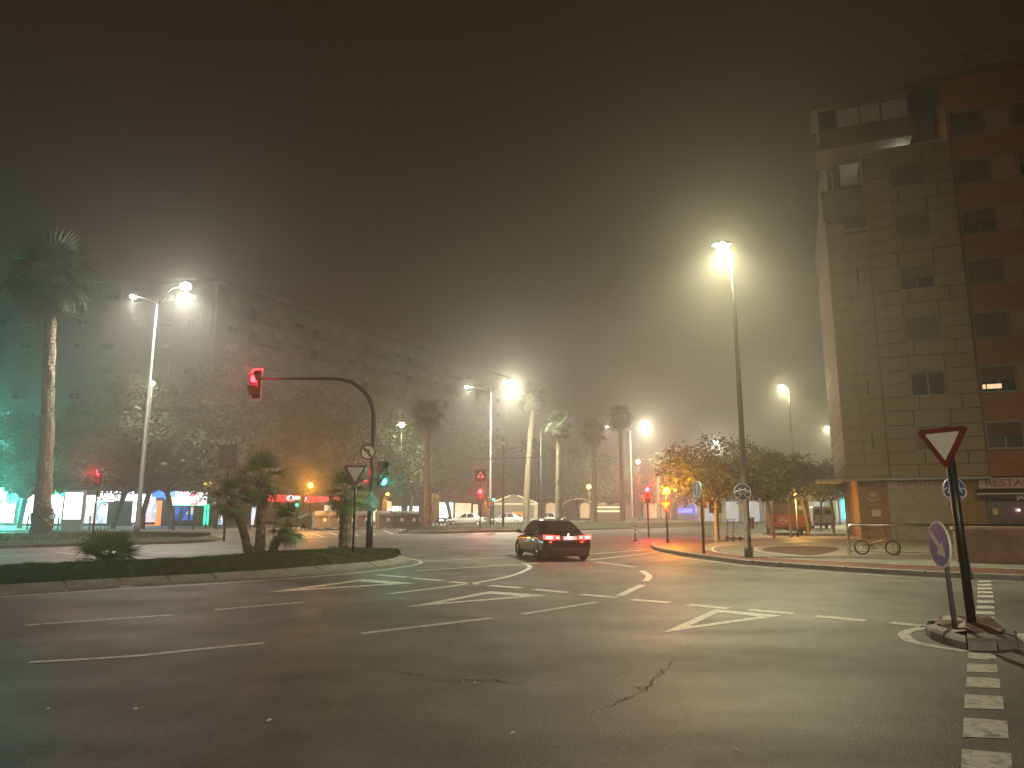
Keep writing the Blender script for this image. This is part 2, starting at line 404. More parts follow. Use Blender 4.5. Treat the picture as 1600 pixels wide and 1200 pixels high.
# far pavement on the left, grass medians
e0 = G(-260, 832); pts = [G(-260, 832), G(0, 831), G(340, 829.5), G(480, 829), G(620, 826), G(740, 821)]
last = pts[-1] + AV * 150
slab('far_pavement', [(p.x, p.y) for p in pts] + [(last.x, last.y), (-60, 250), (-160, 250)], .12, M_paveg, M_kerb)
M_grass = mat('grass_ground', (.035, .055, .018), .9, 0, .35, 1.5, .5, 30)
def median(name, pix, z=.15, dome=.12):
    q = smooth_line([G(*p) for p in pix] + [G(*pix[0])], 4)[:-1]; n = len(q)
    c = sum(q, Vector()) / n; mb = MB()
    def inset_ring(k, zz):
        out = []
        for i, p in enumerate(q):
            t = (q[(i + 1) % n] - q[i - 1]).normalized(); nn = Vector((-t.y, t.x, 0))
            if nn.dot(c - p) < 0: nn = -nn
            out.append((p.x + nn.x * k, p.y + nn.y * k, zz))
        return out
    r0 = [(p.x, p.y, -.01) for p in q]; r1 = inset_ring(.02, z); r2 = inset_ring(.18, z); r3 = inset_ring(.2, z - .02); r4 = inset_ring(.7, z + dome)
    vs = r0 + r1 + r2 + r3 + r4
    mb.add(vs, [(a * n + i, a * n + (i + 1) % n, (a + 1) * n + (i + 1) % n, (a + 1) * n + i) for a in range(3) for i in range(n)])
    mb.k = 1; mb.add(vs, [(3 * n + i, 3 * n + (i + 1) % n, 4 * n + (i + 1) % n, 4 * n + i) for i in range(n)] + [tuple(range(4 * n, 5 * n))])
    me = mb.mesh(name, [M_kerb, M_grass])
    bm = bmesh.new(); bm.from_mesh(me); bmesh.ops.remove_doubles(bm, verts=bm.verts, dist=.0001); bmesh.ops.recalc_face_normals(bm, faces=bm.faces)
    bmesh.ops.triangulate(bm, faces=[f for f in bm.faces if len(f.verts) > 4]); bm.to_mesh(me); bm.free()
    struct(inst(name, me)); return [Vector(v) for v in r4], q
medA, _ = median('grass_median', [(-120, 860), (0, 857), (150, 853), (300, 848.5), (340, 845), (338, 841), (240, 838), (120, 838), (0, 840), (-120, 841)])
medB, _ = median('grass_median', [(622, 834), (690, 834), (760, 832), (860, 830), (1000, 826), (1120, 822), (1240, 818), (1250, 814), (1120, 815), (1000, 816), (860, 819), (740, 823), (640, 828)])

# near traffic island on the left: grass mound behind sloped kerb stones
front = smooth_line([G(-200, 942), G(0, 930), (G(200, 917.5)), G(400, 905), G(560, 891), G(615, 885), G(638, 879), G(640, 875.5), G(628, 873)], 12)
back = smooth_line([G(628, 873), G(520, 873), G(440, 876), G(380, 880), G(300, 890), G(150, 898), G(0, 905), G(-200, 915)], 6)
isl = thing('traffic_island', '', '', (0, 0, 0))
for k in ('label', 'category'): del isl[k]
struct(isl)
edge = [Vector((p.x, p.y, 0)) for p in front]
inn = []
for i, p in enumerate(edge):
    t = (edge[min(i + 1, len(edge) - 1)] - edge[max(i - 1, 0)]).normalized(); inn.append(p + Vector((-t.y, t.x, 0)) * .40)
mb = MB(); allp = inn + [Vector((p.x, p.y, 0)) for p in back[1:]]
n = len(allp)
mp_ = MB(); mi = inn; bk = [Vector((p.x, p.y, 0)) for p in back]
# mound as a ruled surface from the kerb to the back edge
def resample(pl, k):
    d = [0]
    for i in range(1, len(pl)): d.append(d[-1] + (pl[i] - pl[i - 1]).length)
    out = []; j = 0
    for i in range(k):
        t = d[-1] * i / (k - 1)
        while j < len(d) - 2 and d[j + 1] < t: j += 1
        out.append(pl[j].lerp(pl[j + 1], (t - d[j]) / max(d[j + 1] - d[j], 1e-6)))
    return out
NA, NB = 60, 9
ra = resample(mi, NA); rb = resample(bk[::-1], NA)
vs = []
def mound_z(u, i):
    return .15 + .24 * math.sin(math.pi * min(u, 1)) ** .8 * (.5 + .5 * min(1, (NA - 1 - i) / 12)) + .02 * math.sin(i * 1.7 + u * 5)
for i in range(NA):
    for j in range(NB):
        u = j / (NB - 1); p = ra[i].lerp(rb[i], u); vs.append((p.x, p.y, mound_z(u, i) if j < NB - 1 else -.02))
MB().add(vs, [(i * NB + j, (i + 1) * NB + j, (i + 1) * NB + j + 1, i * NB + j + 1) for i in range(NA - 1) for j in range(NB - 1)]).build('mound', M_grass, isl, True)
M_mortar = mat('kerb_mortar', (.45, .43, .38), .8, 0, .2, 5)
vs, fs = [], []
for i, p in enumerate(edge):
    q_ = inn[i]; d_ = (q_ - p)
    vs += [(p.x, p.y, -.01), (p.x + d_.x * .02, p.y + d_.y * .02, .03), (p.x + d_.x * .92, p.y + d_.y * .92, .155), (q_.x, q_.y, .14)]
fs = [(i * 4 + j, (i + 1) * 4 + j, (i + 1) * 4 + j + 1, i * 4 + j + 1) for i in range(len(edge) - 1) for j in range(3)]
MB().add(vs, fs).build('kerb_bed', M_mortar, isl)
ks = MB().add([(-.48, 0, -.01), (.48, 0, -.01), (.48, .005, .05), (-.48, .005, .05), (.48, .36, .175), (-.48, .36, .175), (.48, .39, .15), (-.48, .39, .15)],
              [(0, 1, 2, 3), (3, 2, 4, 5), (5, 4, 6, 7), (0, 3, 5, 7), (1, 6, 4, 2)]).mesh('kerb_stone', M_kerb)
dist = 0; nxt = .5; j = 0
for i in range(1, len(edge)):
    a, b_ = edge[i - 1], edge[i]; L_ = (b_ - a).length
    while dist + L_ >= nxt:
        p = a.lerp(b_, (nxt - dist) / L_); t = (b_ - a).normalized()
        o = inst('kerb_stone', ks, isl, (p.x, p.y, rnd.uniform(-.004, .006)), math.atan2(t.y, t.x) + rnd.uniform(-.008, .008))
        nxt += 1.0
    dist += L_
# grass blades on the island and the medians
def blades(name, sampler, count, hmin, hmax, wd, parent=None, loc=(0, 0, 0)):
    vs = []; fs = []
    for k in range(count):
        p = sampler(); a = rnd.uniform(0, 6.28); h = rnd.uniform(hmin, hmax); dx, dy = math.cos(a) * wd, math.sin(a) * wd
        lx, ly = rnd.uniform(-.5, .5) * h, rnd.uniform(-.5, .5) * h; o = len(vs)
        vs += [(p[0] - dx, p[1] - dy, p[2] - .01), (p[0] + dx, p[1] + dy, p[2] - .01), (p[0] + lx, p[1] + ly, p[2] + h)]; fs.append((o, o + 1, o + 2))
    me = bpy.data.meshes.new(name); me.from_pydata(vs, [], fs); me.materials.append(M_blade)
    o = inst(name, me, parent); o['kind'] = 'stuff'; return o
M_blade = mat('grass_blade', (.045, .075, .022), .7, 0, .4, 2)
def samp_isl():
    i = min(int((1 - rnd.random() ** 1.0) * (NA - 1)), NA - 2); i = rnd.randrange(5, NA - 1); u = rnd.random() * .93; t = rnd.random()
    p = ra[i].lerp(ra[i + 1], t).lerp(rb[i].lerp(rb[i + 1], t), u); return (p.x, p.y, mound_z(u, i))
o = blades('grass', samp_isl, 52000, .03, .10, .006)
tag(o, 'short green grass on the near traffic island with palms', 'grass')
def samp_med(r4):
    c = sum(r4, Vector()) / len(r4)
    n = len(r4)
    def f():
        i = rnd.randrange(n // 2); t = rnd.random(); a = r4[i].lerp(r4[i + 1], t); b = r4[n - 1 - i].lerp(r4[n - 2 - i], t)
        p = a.lerp(b, rnd.random()); return (p.x, p.y, p.z)
    return f
for r4, lab in ((medA, 'short grass on the median under the tall palm'), (medB, 'short grass on the median behind the dark sedan')):
    tag(blades('grass', samp_med(r4), 14000, .05, .14, .014), lab, 'grass')

# little refuge on the right with red paving and its own kerb stones
ref = [(1446, 992), (1449, 984), (1462, 978), (1495, 975), (1535, 976.5), (1568, 984), (1590, 1000), (1592, 1013), (1560, 1017), (1512, 1016), (1475, 1006), (1455, 999)]
rq = [G(*p) for p in ref]; rc = sum(rq, Vector()) / len(rq)
refu = thing('traffic_refuge', '', '')
for k in ('label', 'category'): del refu[k]
struct(refu)
inn2 = [rc + (p - rc) * .74 for p in rq]; nn = len(rq)
sm_in = smooth_line(inn2 + [inn2[0]], 3)[:-1]
MB().add([(p.x, p.y, .15 + .03 * math.sin(i)) for i, p in enumerate(sm_in)] + [(rc.x, rc.y, .20)], [(i, (i + 1) % len(sm_in), len(sm_in)) for i in range(len(sm_in))][::1]).build('red_paving', M_redpave, refu)
for i in range(nn):
    a, b_ = rq[i], rq[(i + 1) % nn]; ai, bi = inn2[i], inn2[(i + 1) % nn]
    g = .03; a2, b2 = a.lerp(b_, g), a.lerp(b_, 1 - g); a3, b3 = ai.lerp(bi, g), ai.lerp(bi, 1 - g)
    dz = rnd.uniform(-.02, .01); h1 = .13 + dz
    if i == 0: h1 = .07
    a4, b4 = a2.lerp(a3, .18), b2.lerp(b3, .18)
    MB().add([(a2.x, a2.y, -.02), (b2.x, b2.y, -.02), (a2.x, a2.y, h1 * .75), (b2.x, b2.y, h1 * .75), (a4.x, a4.y, h1), (b4.x, b4.y, h1), (a3.x, a3.y, h1 + .02), (b3.x, b3.y, h1 + .02), (a3.x, a3.y, -.02), (b3.x, b3.y, -.02)],
             [(0, 1, 3, 2), (2, 3, 5, 4), (4, 5, 7, 6), (6, 7, 9, 8), (0, 2, 4, 6, 8), (1, 9, 7, 5, 3)]).build('kerb_stone', M_kerb, refu)
# kerb stones along the plaza
kl = [Vector((p.x, p.y, 0)) for p in kerbline]
pk = MB().add([(-.48, 0, -.01), (.48, 0, -.01), (.48, .01, .115), (-.48, .01, .115), (.48, .03, .132), (-.48, .03, .132), (.48, .17, .132), (-.48, .17, .132), (.48, .17, .1), (-.48, .17, .1)],
              [(0, 1, 2, 3), (3, 2, 4, 5), (5, 4, 6, 7), (7, 6, 8, 9), (0, 3, 5, 7, 9), (1, 8, 6, 4, 2)]).mesh('kerb_stone', M_kerb)
dist = 0; nxt = .5
for i in range(1, len(kl)):
    a, b_ = kl[i - 1], kl[i]; L_ = (b_ - a).length
    while dist + L_ >= nxt:
        p = a.lerp(b_, (nxt - dist) / L_); t = (b_ - a).normalized()
        nrm = Vector((-t.y, t.x, 0))
        inst('kerb_stone', pk, plaza_o, (p.x - nrm.x * .03, p.y - nrm.y * .03, rnd.uniform(0, .006)), math.atan2(t.y, t.x)); nxt += 1.0
    dist += L_
# ================================================================ BUILDINGS
def pbox(name, m, parent, s0, s1, d0, d1, z0, z1):
    return MB().box(((s0 + s1) / 2, (d0 + d1) / 2, (z0 + z1) / 2), (s1 - s0, d1 - d0, z1 - z0)).build(name, m, parent)
_unit = {}
def ubox(name, m, parent, s0, s1, d0, d1, z0, z1):   # shared bevelled unit piece, scaled
    if m.name not in _unit:
        mb = MB(); e = .5; b = .485
        mb.add([(-e, e, -e), (e, e, -e), (e, e, e), (-e, e, e), (-e, -.2, -e), (e, -.2, -e), (e, -.2, e), (-e, -.2, e), (-b, -e, -b), (b, -e, -b), (b, -e, b), (-b, -e, b)],
               [(0, 1, 5, 4), (1, 2, 6, 5), (2, 3, 7, 6), (3, 0, 4, 7), (4, 5, 9, 8), (5, 6, 10, 9), (6, 7, 11, 10), (7, 4, 8, 11), (8, 9, 10, 11)])
        _unit[m.name] = mb.mesh(name, m)
    o = inst(name, _unit[m.name], parent, ((s0 + s1) / 2, (d0 + d1) / 2, (z0 + z1) / 2)); o.scale = (s1 - s0, d1 - d0, z1 - z0); return o
def prefab_window(w_, h_, kind):
    """frame, panes, roller blind as meshes; origin at the opening's lower left, wall face at y=0"""
    f = MB(); t = .06
    f.box((w_ / 2, .06, t / 2), (w_, .08, t)).box((w_ / 2, .06, h_ - t / 2), (w_, .08, t)).box((t / 2, .06, h_ / 2), (t, .08, h_ - 2 * t)).box((w_ - t / 2, .06, h_ / 2), (t, .08, h_ - 2 * t))
    f.box((w_ / 2, -.02, -.03), (w_ + .12, .20, .05)).box((w_ / 2, .03, h_ + .03), (w_ + .04, .10, .06))
    drop = {'closed': 1, 'half': .55, 'open': .12}[kind]
    if kind != 'closed': f.box((w_ / 2, .05, h_ * (1 - drop) / 2), (.08, .07, h_ * (1 - drop) - t))
    p = MB().box((w_ / 2, .085, h_ / 2), (w_ - .1, .02, h_ - .1))
    b = MB(); n = max(2, int(h_ * drop / .09)); z1 = h_ - t; z0 = z1 - (h_ - 2 * t) * drop
    for i in range(n):
        za = z0 + (z1 - z0) * i / n; zb = z0 + (z1 - z0) * (i + 1) / n
        b.add([(t, .05, za), (w_ - t, .05, za), (w_ - t, .035, (za + zb) / 2), (t, .035, (za + zb) / 2), (w_ - t, .05, zb - .008), (t, .05, zb - .008), (w_ - t, .05, zb), (t, .05, zb)], [(0, 1, 2, 3), (3, 2, 4, 5), (5, 4, 6, 7)])
    return f, p, b
def place_window(meshes, parent, s, d, z):
    f = inst('window', meshes[0], parent, (s, d, z))
    inst('pane', meshes[1], f); inst('roller_blind', meshes[2], f); return f

M_stone = mat('tan_stone_panel', (.215, .150, .072), .75, 0, .22, .6, .15, 30)
M_joint = mat('panel_joint', (.13, .09, .045), .9, 0, .2, 3)
M_orange = mat('orange_render', (.27, .090, .020), .85, 0, .22, .7, .15, 30)
M_brown = mat('ochre_tile_base', (.26, .135, .045), .7, 0, .15, 1.2, .1, 30)
M_alu = mat('aluminium_frame', (.22, .185, .14), .5, .2, .1, 4)
M_blind = mat('brown_blind', (.12, .080, .048), .7, 0, .12, 5)
M_shut = mat('rolling_shutter_steel', (.40, .33, .23), .5, .2, .15, 2)
RB = Fac((18.7, 40), (.93, -.367))
rb_ = thing('apartment_tower', 'tan stone apartment tower with an orange wing, shuttered shop and restaurant below', 'building', (18.7, 40, 0), RB.rz)
# volumes: x runs along the street front, y goes into the block
SA, SB, SE, DD = 2.15, 6.72, 42, 14
def wall(name, m, s0, s1, d0, d1, z0, z1): return pbox(name, m, rb_, s0, s1, d0, d1, z0, z1)
wall('corner_bay', M_joint, .02, SA, .02, DD, 3.42, 18.70)
wall('front_bay', M_joint, SA, SB, -.12, DD - .1, 3.42, 22.40)
wing = wall('orange_wing', M_orange, SB, SE, .05, DD - .2, 3.45, 26.35)
wall('ground_floor', M_brown, .55, SE - .02, .60, DD - .3, -.02, 3.43)
wall('overhang_slab', M_conc, -.12, SB + .1, -.34, .58, 3.30, 3.44)
pbox('front_canopy', M_conc, rb_, -1.6, -.12, .4, 4.5, 3.32, 3.43)
# stone panels row by row; window openings keep the panels apart
ZW = [4.80, 7.83, 10.86, 13.87, 16.92, 20.0]; WH = 1.46; WS0, WS1 = 3.55, 5.28
rows = []
z = 3.46
for zw in ZW:
    nbel = max(1, round((zw - z) / .78)); h_ = (zw - z) / nbel
    rows += [(z + i * h_, z + (i + 1) * h_, False) for i in range(nbel)]
    rows += [(zw, zw + WH / 2, True), (zw + WH / 2, zw + WH, True)]; z = zw + WH
rows += [(z, z + .46, False), (z + .46, 22.42, False)]
g = .012
for i, (za, zb, iswin) in enumerate(rows):
    cols_ = [(SA, WS0), (WS1, SB)] if iswin else ([(SA, 3.9), (3.9, 5.9), (5.9, SB)] if i % 2 else [(SA, WS0), (WS0, WS1), (WS1, SB)])
    for a, b_ in cols_: ubox('stone_panel', M_stone, rb_, a + g, b_ - g, -.32 - rnd.uniform(0, .006), -.11, za + g, zb - g)
    if zb <= 18.75:                                  # corner bay and its flank
        for a, b_ in ([(0, 1.0), (1.0, SA)] if i % 3 else [(0, SA)]):
            if za > 16.4 and za < 18.0 and b_ == SA and a > 0: continue
            ubox('stone_panel', M_stone, rb_, a + g, b_ - g, -.02 - rnd.uniform(0, .006), .03, za + g, zb - g)
        for k in range(5):
            o = ubox('stone_panel', M_stone, rb_, 0, 2.76, -.025, .025, za + g, zb - g)
            o.rotation_euler.z = -math.pi / 2; o.location = (.005, 1.45 + 2.8 * k, (za + zb) / 2)
def mk(w_, h_, kind, fm=M_alu, bm_=M_blind, pm=M_glassd):
    f, p, b = prefab_window(w_, h_, kind); return f.mesh('window', fm), p.mesh('pane', pm), b.mesh('roller_blind', bm_)
WT = {k: mk(WS1 - WS0 - .04, WH - .04, k) for k in ('closed', 'half', 'open')}
for zw, k in zip(ZW, ('closed', 'open', 'closed', 'half', 'closed', 'closed')): place_window(WT[k], rb_, WS0 + .02, -.23, zw + .02)
pbox('window_sill', M_conc, rb_, WS0 - .05, WS1 + .05, -.40, -.30, 13.78, 13.86)
place_window(mk(1.15, 1.3, 'half'), rb_, 1.0, -.05, 16.6)
pbox('window_slot', M_black, rb_, 1.42, 1.50, -.03, .02, 8.1, 8.9); pbox('window_slot', M_black, rb_, 1.42, 1.50, -.03, .02, 5.1, 5.9); pbox('window_slot', M_black, rb_, 1.42, 1.50, -.03, .02, 14.6, 15.5)
pbox('parapet_cap', M_conc, rb_, SA - .05, SB + .05, -.38, -.18, 22.42, 22.50)
# orange wing windows
M_oblind = mat('dark_red_blind', (.10, .032, .016), .7, 0, .12, 5)
WO = {k: mk(1.66, 1.42, k, M_alu, M_oblind) for k in ('closed', 'half', 'open')}
M_lit = emit('lit_room', (1, .62, .36), 1.6)
fr, pa, bl = prefab_window(1.66, 1.42, 'half'); litw = (fr.mesh('window', M_alu), pa.mesh('pane', M_glassd), bl.mesh('roller_blind', M_oblind))
kinds = ['half', 'half', 'closed', 'closed', 'half', 'closed', 'closed']
M_rec = mat('pale_render_panel', (.30, .17, .11), .85, 0, .12, 1)
for k, zw in enumerate([4.88, 7.88, 10.86, 13.85, 16.78, 19.75, 22.7]):
    for c_ in range(6):
        s0 = 6.88 + c_ * 3.0
        wn = place_window(WO[kinds[(k + (c_ * 3) % 7) % 7] if c_ else kinds[k]] if not (k == 1 and c_ == 0) else litw, rb_, s0, -.04, zw)
        if k == 1 and c_ == 0:
            MB().box((.16, .02, .31), (.14, .02, .24)).box((.62, .02, .31), (.66, .02, .24)).build('lit_pane', M_lit, wn)
        if c_ % 2 == 0: ubox('render_panel', M_rec, rb_, s0 + 1.75, s0 + 2.9, .02, .06, zw - .02, zw + 1.44)
    ubox('storey_band', M_orange, rb_, SB, SE, -.03, .06, zw - .75, zw - .55)
# galleries over the corner bay
M_gal = mat('gallery_render', (.16, .12, .07), .8, 0, .15, 1)
M_pale = mat('pale_gallery_panel', (.34, .33, .30), .6, 0, .1, 2)
wall('gallery_core', M_gal, .45, 6.6, 2.4, DD - .4, 18.7, 25.9)
# rounded balcony parapet at the corner
prof = [(-.25, 18.9), (-.45, 19.4), (-.5, 20.6), (-.35, 20.7), (-.30, 20.6), (-.3, 18.9)]
bal = MB()
for (x0, z0), (x1, z1) in zip(prof, prof[1:] + prof[:1]): bal.add([(x0 + .35, .2, z0), (x1 + .35, .2, z1), (x1 + .35, DD - 1, z1), (x0 + .35, DD - 1, z0)], [(0, 1, 2, 3)])
bal.build('balcony_parapet', M_gal, rb_)
pbox('balcony_parapet', M_gal, rb_, -.1, SA, .1, .26, 18.72, 20.6)
pbox('balcony_floor', M_gal, rb_, .0, SA, .27, 2.4, 18.72, 18.9)
for x in (.05, .25, .55): pbox('balcony_post', M_pale, rb_, x, x + .06, .3, .4, 20.6, 21.9)
pbox('back_wall', mat('white_gallery_wall', (.62, .62, .58), .8, 0, .08, 2), rb_, 1.2, 5.9, 2.25, 2.39, 20.2, 23.4)
pbox('gallery_slab', M_gal, rb_, -.15, 4.95, -.25, 2.4, 23.1, 23.5)
upper = pbox('glazed_gallery', M_gal, rb_, .0, 4.95, -.15, 2.38, 23.5, 24.4)
for i, (a, b_) in enumerate([(.1, 1.0), (1.1, 2.3), (2.4, 3.4), (3.55, 4.85)]):
    pn = ubox('gallery_window', M_pale if i in (2, 3, 1) else M_glassd, rb_, a, b_, -.1, -.04, 24.45, 25.6)
pbox('gallery_backing', M_gal, rb_, .02, 4.95, -.03, 2.3, 24.4, 25.7)
pbox('eaves', M_gal, rb_, -.25, 5.0, -.45, 2.5, 25.7, 25.95)
pbox('roof_slab', M_joint, rb_, 4.9, SE, -.3, DD - .5, 26.36, 26.6)
rail = MB()
for i in range(12): rail.tube([(5.0 + i * 3.1, -.1, 26.6), (5.0 + i * 3.1, -.1, 27.6)], .03, 5)
rail.tube([(5, -.1, 27.6), (5 + 34, -.1, 27.6)], .03, 5); rail.tube([(5, -.1, 27.1), (5 + 34, -.1, 27.1)], .02, 5)
rail.build('roof_railing', M_dark, rb_)
tube_l = pbox('gallery_light', emit('cold_tube', (.9, 1, .9), 5), rb_, 4.70, 4.76, 1.2, 2.2, 22.85, 22.93)
light('POINT', 55, (.85, 1, .88), (4.5, 1.3, 22.6), rb_, .15)
# shop front: sign, rolling shutter, ochre piers
pbox('shop_sign', mat('pink_sign_board', (.55, .40, .32), .6, 0, .12, 3), rb_, 2.05, 5.05, .50, .59, 2.92, 3.28)
M_letter = mat('faded_red_letter', (.30, .085, .05), .6, 0, .1, 5)
inst('lettering', text_mesh('TEPPANYAKI', .36, .008, M_letter, .010), rb_, (3.66, .488, 3.09)).scale = (1.12, 1, 1)
sh = MB(); n = 34
for i in range(n):
    za = .02 + 2.88 * i / n; zb = .02 + 2.88 * (i + 1) / n
    sh.add([(2.1, .56, za), (5.05, .56, za), (5.05, .525, za + .03), (2.1, .525, za + .03), (5.05, .525, zb - .02), (2.1, .525, zb - .02), (5.05, .56, zb), (2.1, .56, zb)], [(0, 1, 2, 3), (3, 2, 4, 5), (5, 4, 6, 7)])
sh.build('rolling_shutter', M_shut, rb_)
pbox('shutter_guide', M_alu, rb_, 2.02, 2.10, .50, .60, .0, 2.92); pbox('shutter_guide', M_alu, rb_, 5.05, 5.13, .50, .60, .0, 2.92)
pl = MB()                                            # the two wall ornaments on the ochre pier
pl.torus((1.28, .57, 2.50), .20, .03, 18, 5)
for s_ in (-1, 1): pl.tube([(1.28, .56, 2.18), (1.28 + s_ * .22, .55, 2.25), (1.28 + s_ * .40, .56, 2.45)], [.06, .07, .02], 6)
pl.sphere((1.28, .56, 2.52), .15, 10, 6, (1.1, .3, .8)); pl.tube([(1.05, .56, 2.02), (1.28, .55, 1.97), (1.51, .56, 2.02)], .03, 5)
pl.build('wall_emblem', mat('pink_plaster', (.50, .36, .28), .7, 0, .15, 8), rb_, True)
ubox('wall_plaque', mat('pale_plaque', (.55, .46, .36), .6, 0, .08, 6), rb_, 1.16, 1.62, .53, .60, 1.35, 1.72)
# restaurant with awning
pbox('restaurant_sign', mat('pink_sign_board', (.5, .4, .3)), rb_, 6.35, 13, .30, .40, 2.83, 3.36)
inst('lettering', text_mesh('RESTAURANTE', .50, .01, M_letter, .014), rb_, (8.62, .288, 3.09)).scale = (1.2, 1, 1)
pbox('restaurant_front', mat('dark_red_front', (.055, .014, .012), .3, 0, .2, 2), rb_, 6.65, 13, .50, .58, .0, 2.45)
pbox('awning_edge', mat('cream_awning_edge', (.62, .52, .38), .6, 0, .05, 4), rb_, 6.15, 13, -.10, -.04, 2.50, 2.57)
MB().add([(6.2, -.06, 2.48), (13, -.06, 2.48), (13, .58, 2.80), (6.2, .58, 2.80), (6.2, -.05, 2.22), (13, -.05, 2.22)], [(0, 1, 2, 3), (4, 5, 1, 0)]).build('awning', mat('dark_awning', (.04, .018, .014), .8, 0, .15, 4), rb_)
inst('lettering', text_mesh('JAPONES', .27, .006, mat('cream_letter', (.75, .68, .55), .6, 0, 0), .008), rb_, (8.50, -.062, 2.33)).scale = (1.15, 1, 1)
ubox('menu_card', mat('yellow_card', (.60, .40, .14), .6, 0, .1, 6), rb_, 6.86, 7.10, .46, .52, 1.45, 1.78)
MB().sphere((8.02, .42, 1.70), .05, 10, 6).build('porch_lamp', emit('porch_bulb', (1, .9, .85), 9), rb_)
light('POINT', 6, (1, .85, .8), (8.02, .25, 1.7), rb_, .05)

# ---------------- left block across the avenue: frontal wing and long receding wing
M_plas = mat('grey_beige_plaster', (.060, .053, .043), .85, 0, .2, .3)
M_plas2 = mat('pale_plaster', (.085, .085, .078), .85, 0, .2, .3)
M_fwin = mat('white_window_frame', (.09, .088, .08), .6, 0, .1, 1)
M_bl2 = mat('pale_blind', (.085, .082, .074), .7, 0, .1, 2)
K = Vector((-33.3, 77, 0)); HB = 27.2
LF = Fac((K.x, K.y), (1, 0)); LR = Fac((K.x, K.y), (.49, .872))
wbig = mk(1.5, 1.5, 'half', M_fwin, M_bl2); wbig2 = mk(1.5, 1.5, 'closed', M_fwin, M_bl2)
blkF = thing('apartment_block', 'pale apartment block behind the tall palm with bright shops below', 'building', (K.x, K.y, 0), 0)
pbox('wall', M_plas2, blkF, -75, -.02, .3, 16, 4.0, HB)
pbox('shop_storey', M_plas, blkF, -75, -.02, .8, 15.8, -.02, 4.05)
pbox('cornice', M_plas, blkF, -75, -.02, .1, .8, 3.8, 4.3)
for k in range(8):
    for c_ in range(13):
        place_window(wbig2 if (k * 7 + c_ * 3) % 5 < 2 else wbig, blkF, -3.2 - c_ * 3.1, .22, 5.4 + k * 2.8)
pbox('eaves', M_plas, blkF, -75.3, .3, -.2, 16.2, HB, HB + .35)
blkR = thing('apartment_block', 'long dark apartment block receding into the fog along the avenue', 'building', (K.x, K.y, 0), LR.rz)
LEN = 66
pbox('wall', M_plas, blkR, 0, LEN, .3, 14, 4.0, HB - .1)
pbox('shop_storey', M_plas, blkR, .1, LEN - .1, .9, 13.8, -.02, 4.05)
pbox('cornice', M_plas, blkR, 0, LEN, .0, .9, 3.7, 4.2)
M_balc = mat('brown_balcony', (.045, .038, .03), .8, 0, .15, .5)
for k in range(8):
    for c_ in range(19):
        s0 = 2.0 + c_ * 3.35
        place_window(wbig if (k * 5 + c_ * 7) % 6 < 4 else wbig2, blkR, s0, .22, 5.4 + k * 2.75)
for c_ in range(6):                                  # projecting balcony stacks
    for k in range(8): ubox('balcony', M_balc, blkR, 5.0 + c_ * 10.05, 9.4 + c_ * 10.05, -.75, .3, 4.75 + k * 2.75, 5.75 + k * 2.75)
pbox('eaves', M_plas, blkR, -.3, LEN, -.9, 14.2, HB - .1, HB + .3)
for s_ in (4, 17, 28, 41, 53): ubox('roof_turret', M_plas, blkR, s_, s_ + 3.5, 1.0, 4, HB + .3, HB + 1.1)
mast = MB().tube([(1.5, 2, HB), (1.5, 2, HB + 2.2)], .05, 5).tube([(1.0, 2, HB + 1.9), (2.0, 2, HB + 1.9)], .03, 4); mast.build('aerial', M_dark, blkR)

# lit shops of the frontal wing (pixel extents turned into places on that wall)
def ext(F, a, b_):
    s0, z1 = F.hit(*a); s1, z0 = F.hit(*b_); return s0, s1, z0, z1
def shop(F, root, name, a, b_, m, d=.72, deep=.06):
    s0, s1, z0, z1 = ext(F, a, b_); z0 = max(z0, .15)
    o = MB().box((0, 0, 0), (s1 - s0, deep, z1 - z0)).build(name, m, root); o.location = ((s0 + s1) / 2, d, (z0 + z1) / 2); return o
GW = shop_glow('bright_shop_window', [(.75, .9, 1), (.2, .45, .8), (.85, .7, .75), (.3, .5, .35), (.6, .75, .8)], 4.5, (1.6, 1, 1.5), .55)
GP = shop_glow('poster_shop_window', [(.7, .85, .95), (.35, .55, .7), (.8, .6, .65), (.55, .65, .75)], 1.9, (2.2, 1, 1.3), .3)
GB = shop_glow('blue_poster_window', [(.02, .10, .7), (.05, .2, .9), (.03, .06, .35), (.3, .5, 1)], 1.1, (1.7, 1, 1.2), .12)
GS = shop_glow('banner_sign', [(.95, .8, .85), (1, .15, .25), (.9, .95, .9), (.3, .35, .4)], 2.2, (1.1, 1, 1.6), .45)
GC = shop_glow('cream_shop_window', [(1, .78, .45), (.9, .66, .35), (1, .85, .6)], 1.9, (.5, 1, .5), .05)
EW = emit('white_light_box', (1, 1, 1), 7.0); EG = emit('green_neon', (.02, 1, .42), 4); EC = emit('cyan_neon', (.05, 1, .80), 6.0)
EB = emit('blue_light_box', (.03, .16, 1), 3); ER = emit('red_light_box', (1, .03, .06), 2.4); EO = emit('orange_light_strip', (1, .36, .08), 1.6)
EBc = emit('blue_cyan_sign', (.05, .75, 1), 2.2)
for a, b_, m in (((-60, 774), (13, 817), GW), ((28, 774), (58, 818), GW), ((60, 774), (88, 818), GW), ((126, 786), (160, 818), GP), ((203, 782), (222, 816), GW), ((224, 782), (241, 816), GP), ((262, 792), (304, 813), GB), ((330, 803), (343, 820), GP)):
    shop(LF, blkF, 'shop_window', a, b_, m)
for a, b_ in (((-60, 771), (14, 781)), ((34, 773), (86, 780)), ((118, 774), (148, 786)), ((152, 766), (172, 783)), ((176, 764), (203, 782)), ((206, 772), (238, 781))):
    shop(LF, blkF, 'light_box', a, b_, EW, .66)
shop(LF, blkF, 'shop_sign', (266, 765), (320, 789), GS, .60, .15)
shop(LF, blkF, 'light_box', (270, 763), (306, 766), EW, .58)
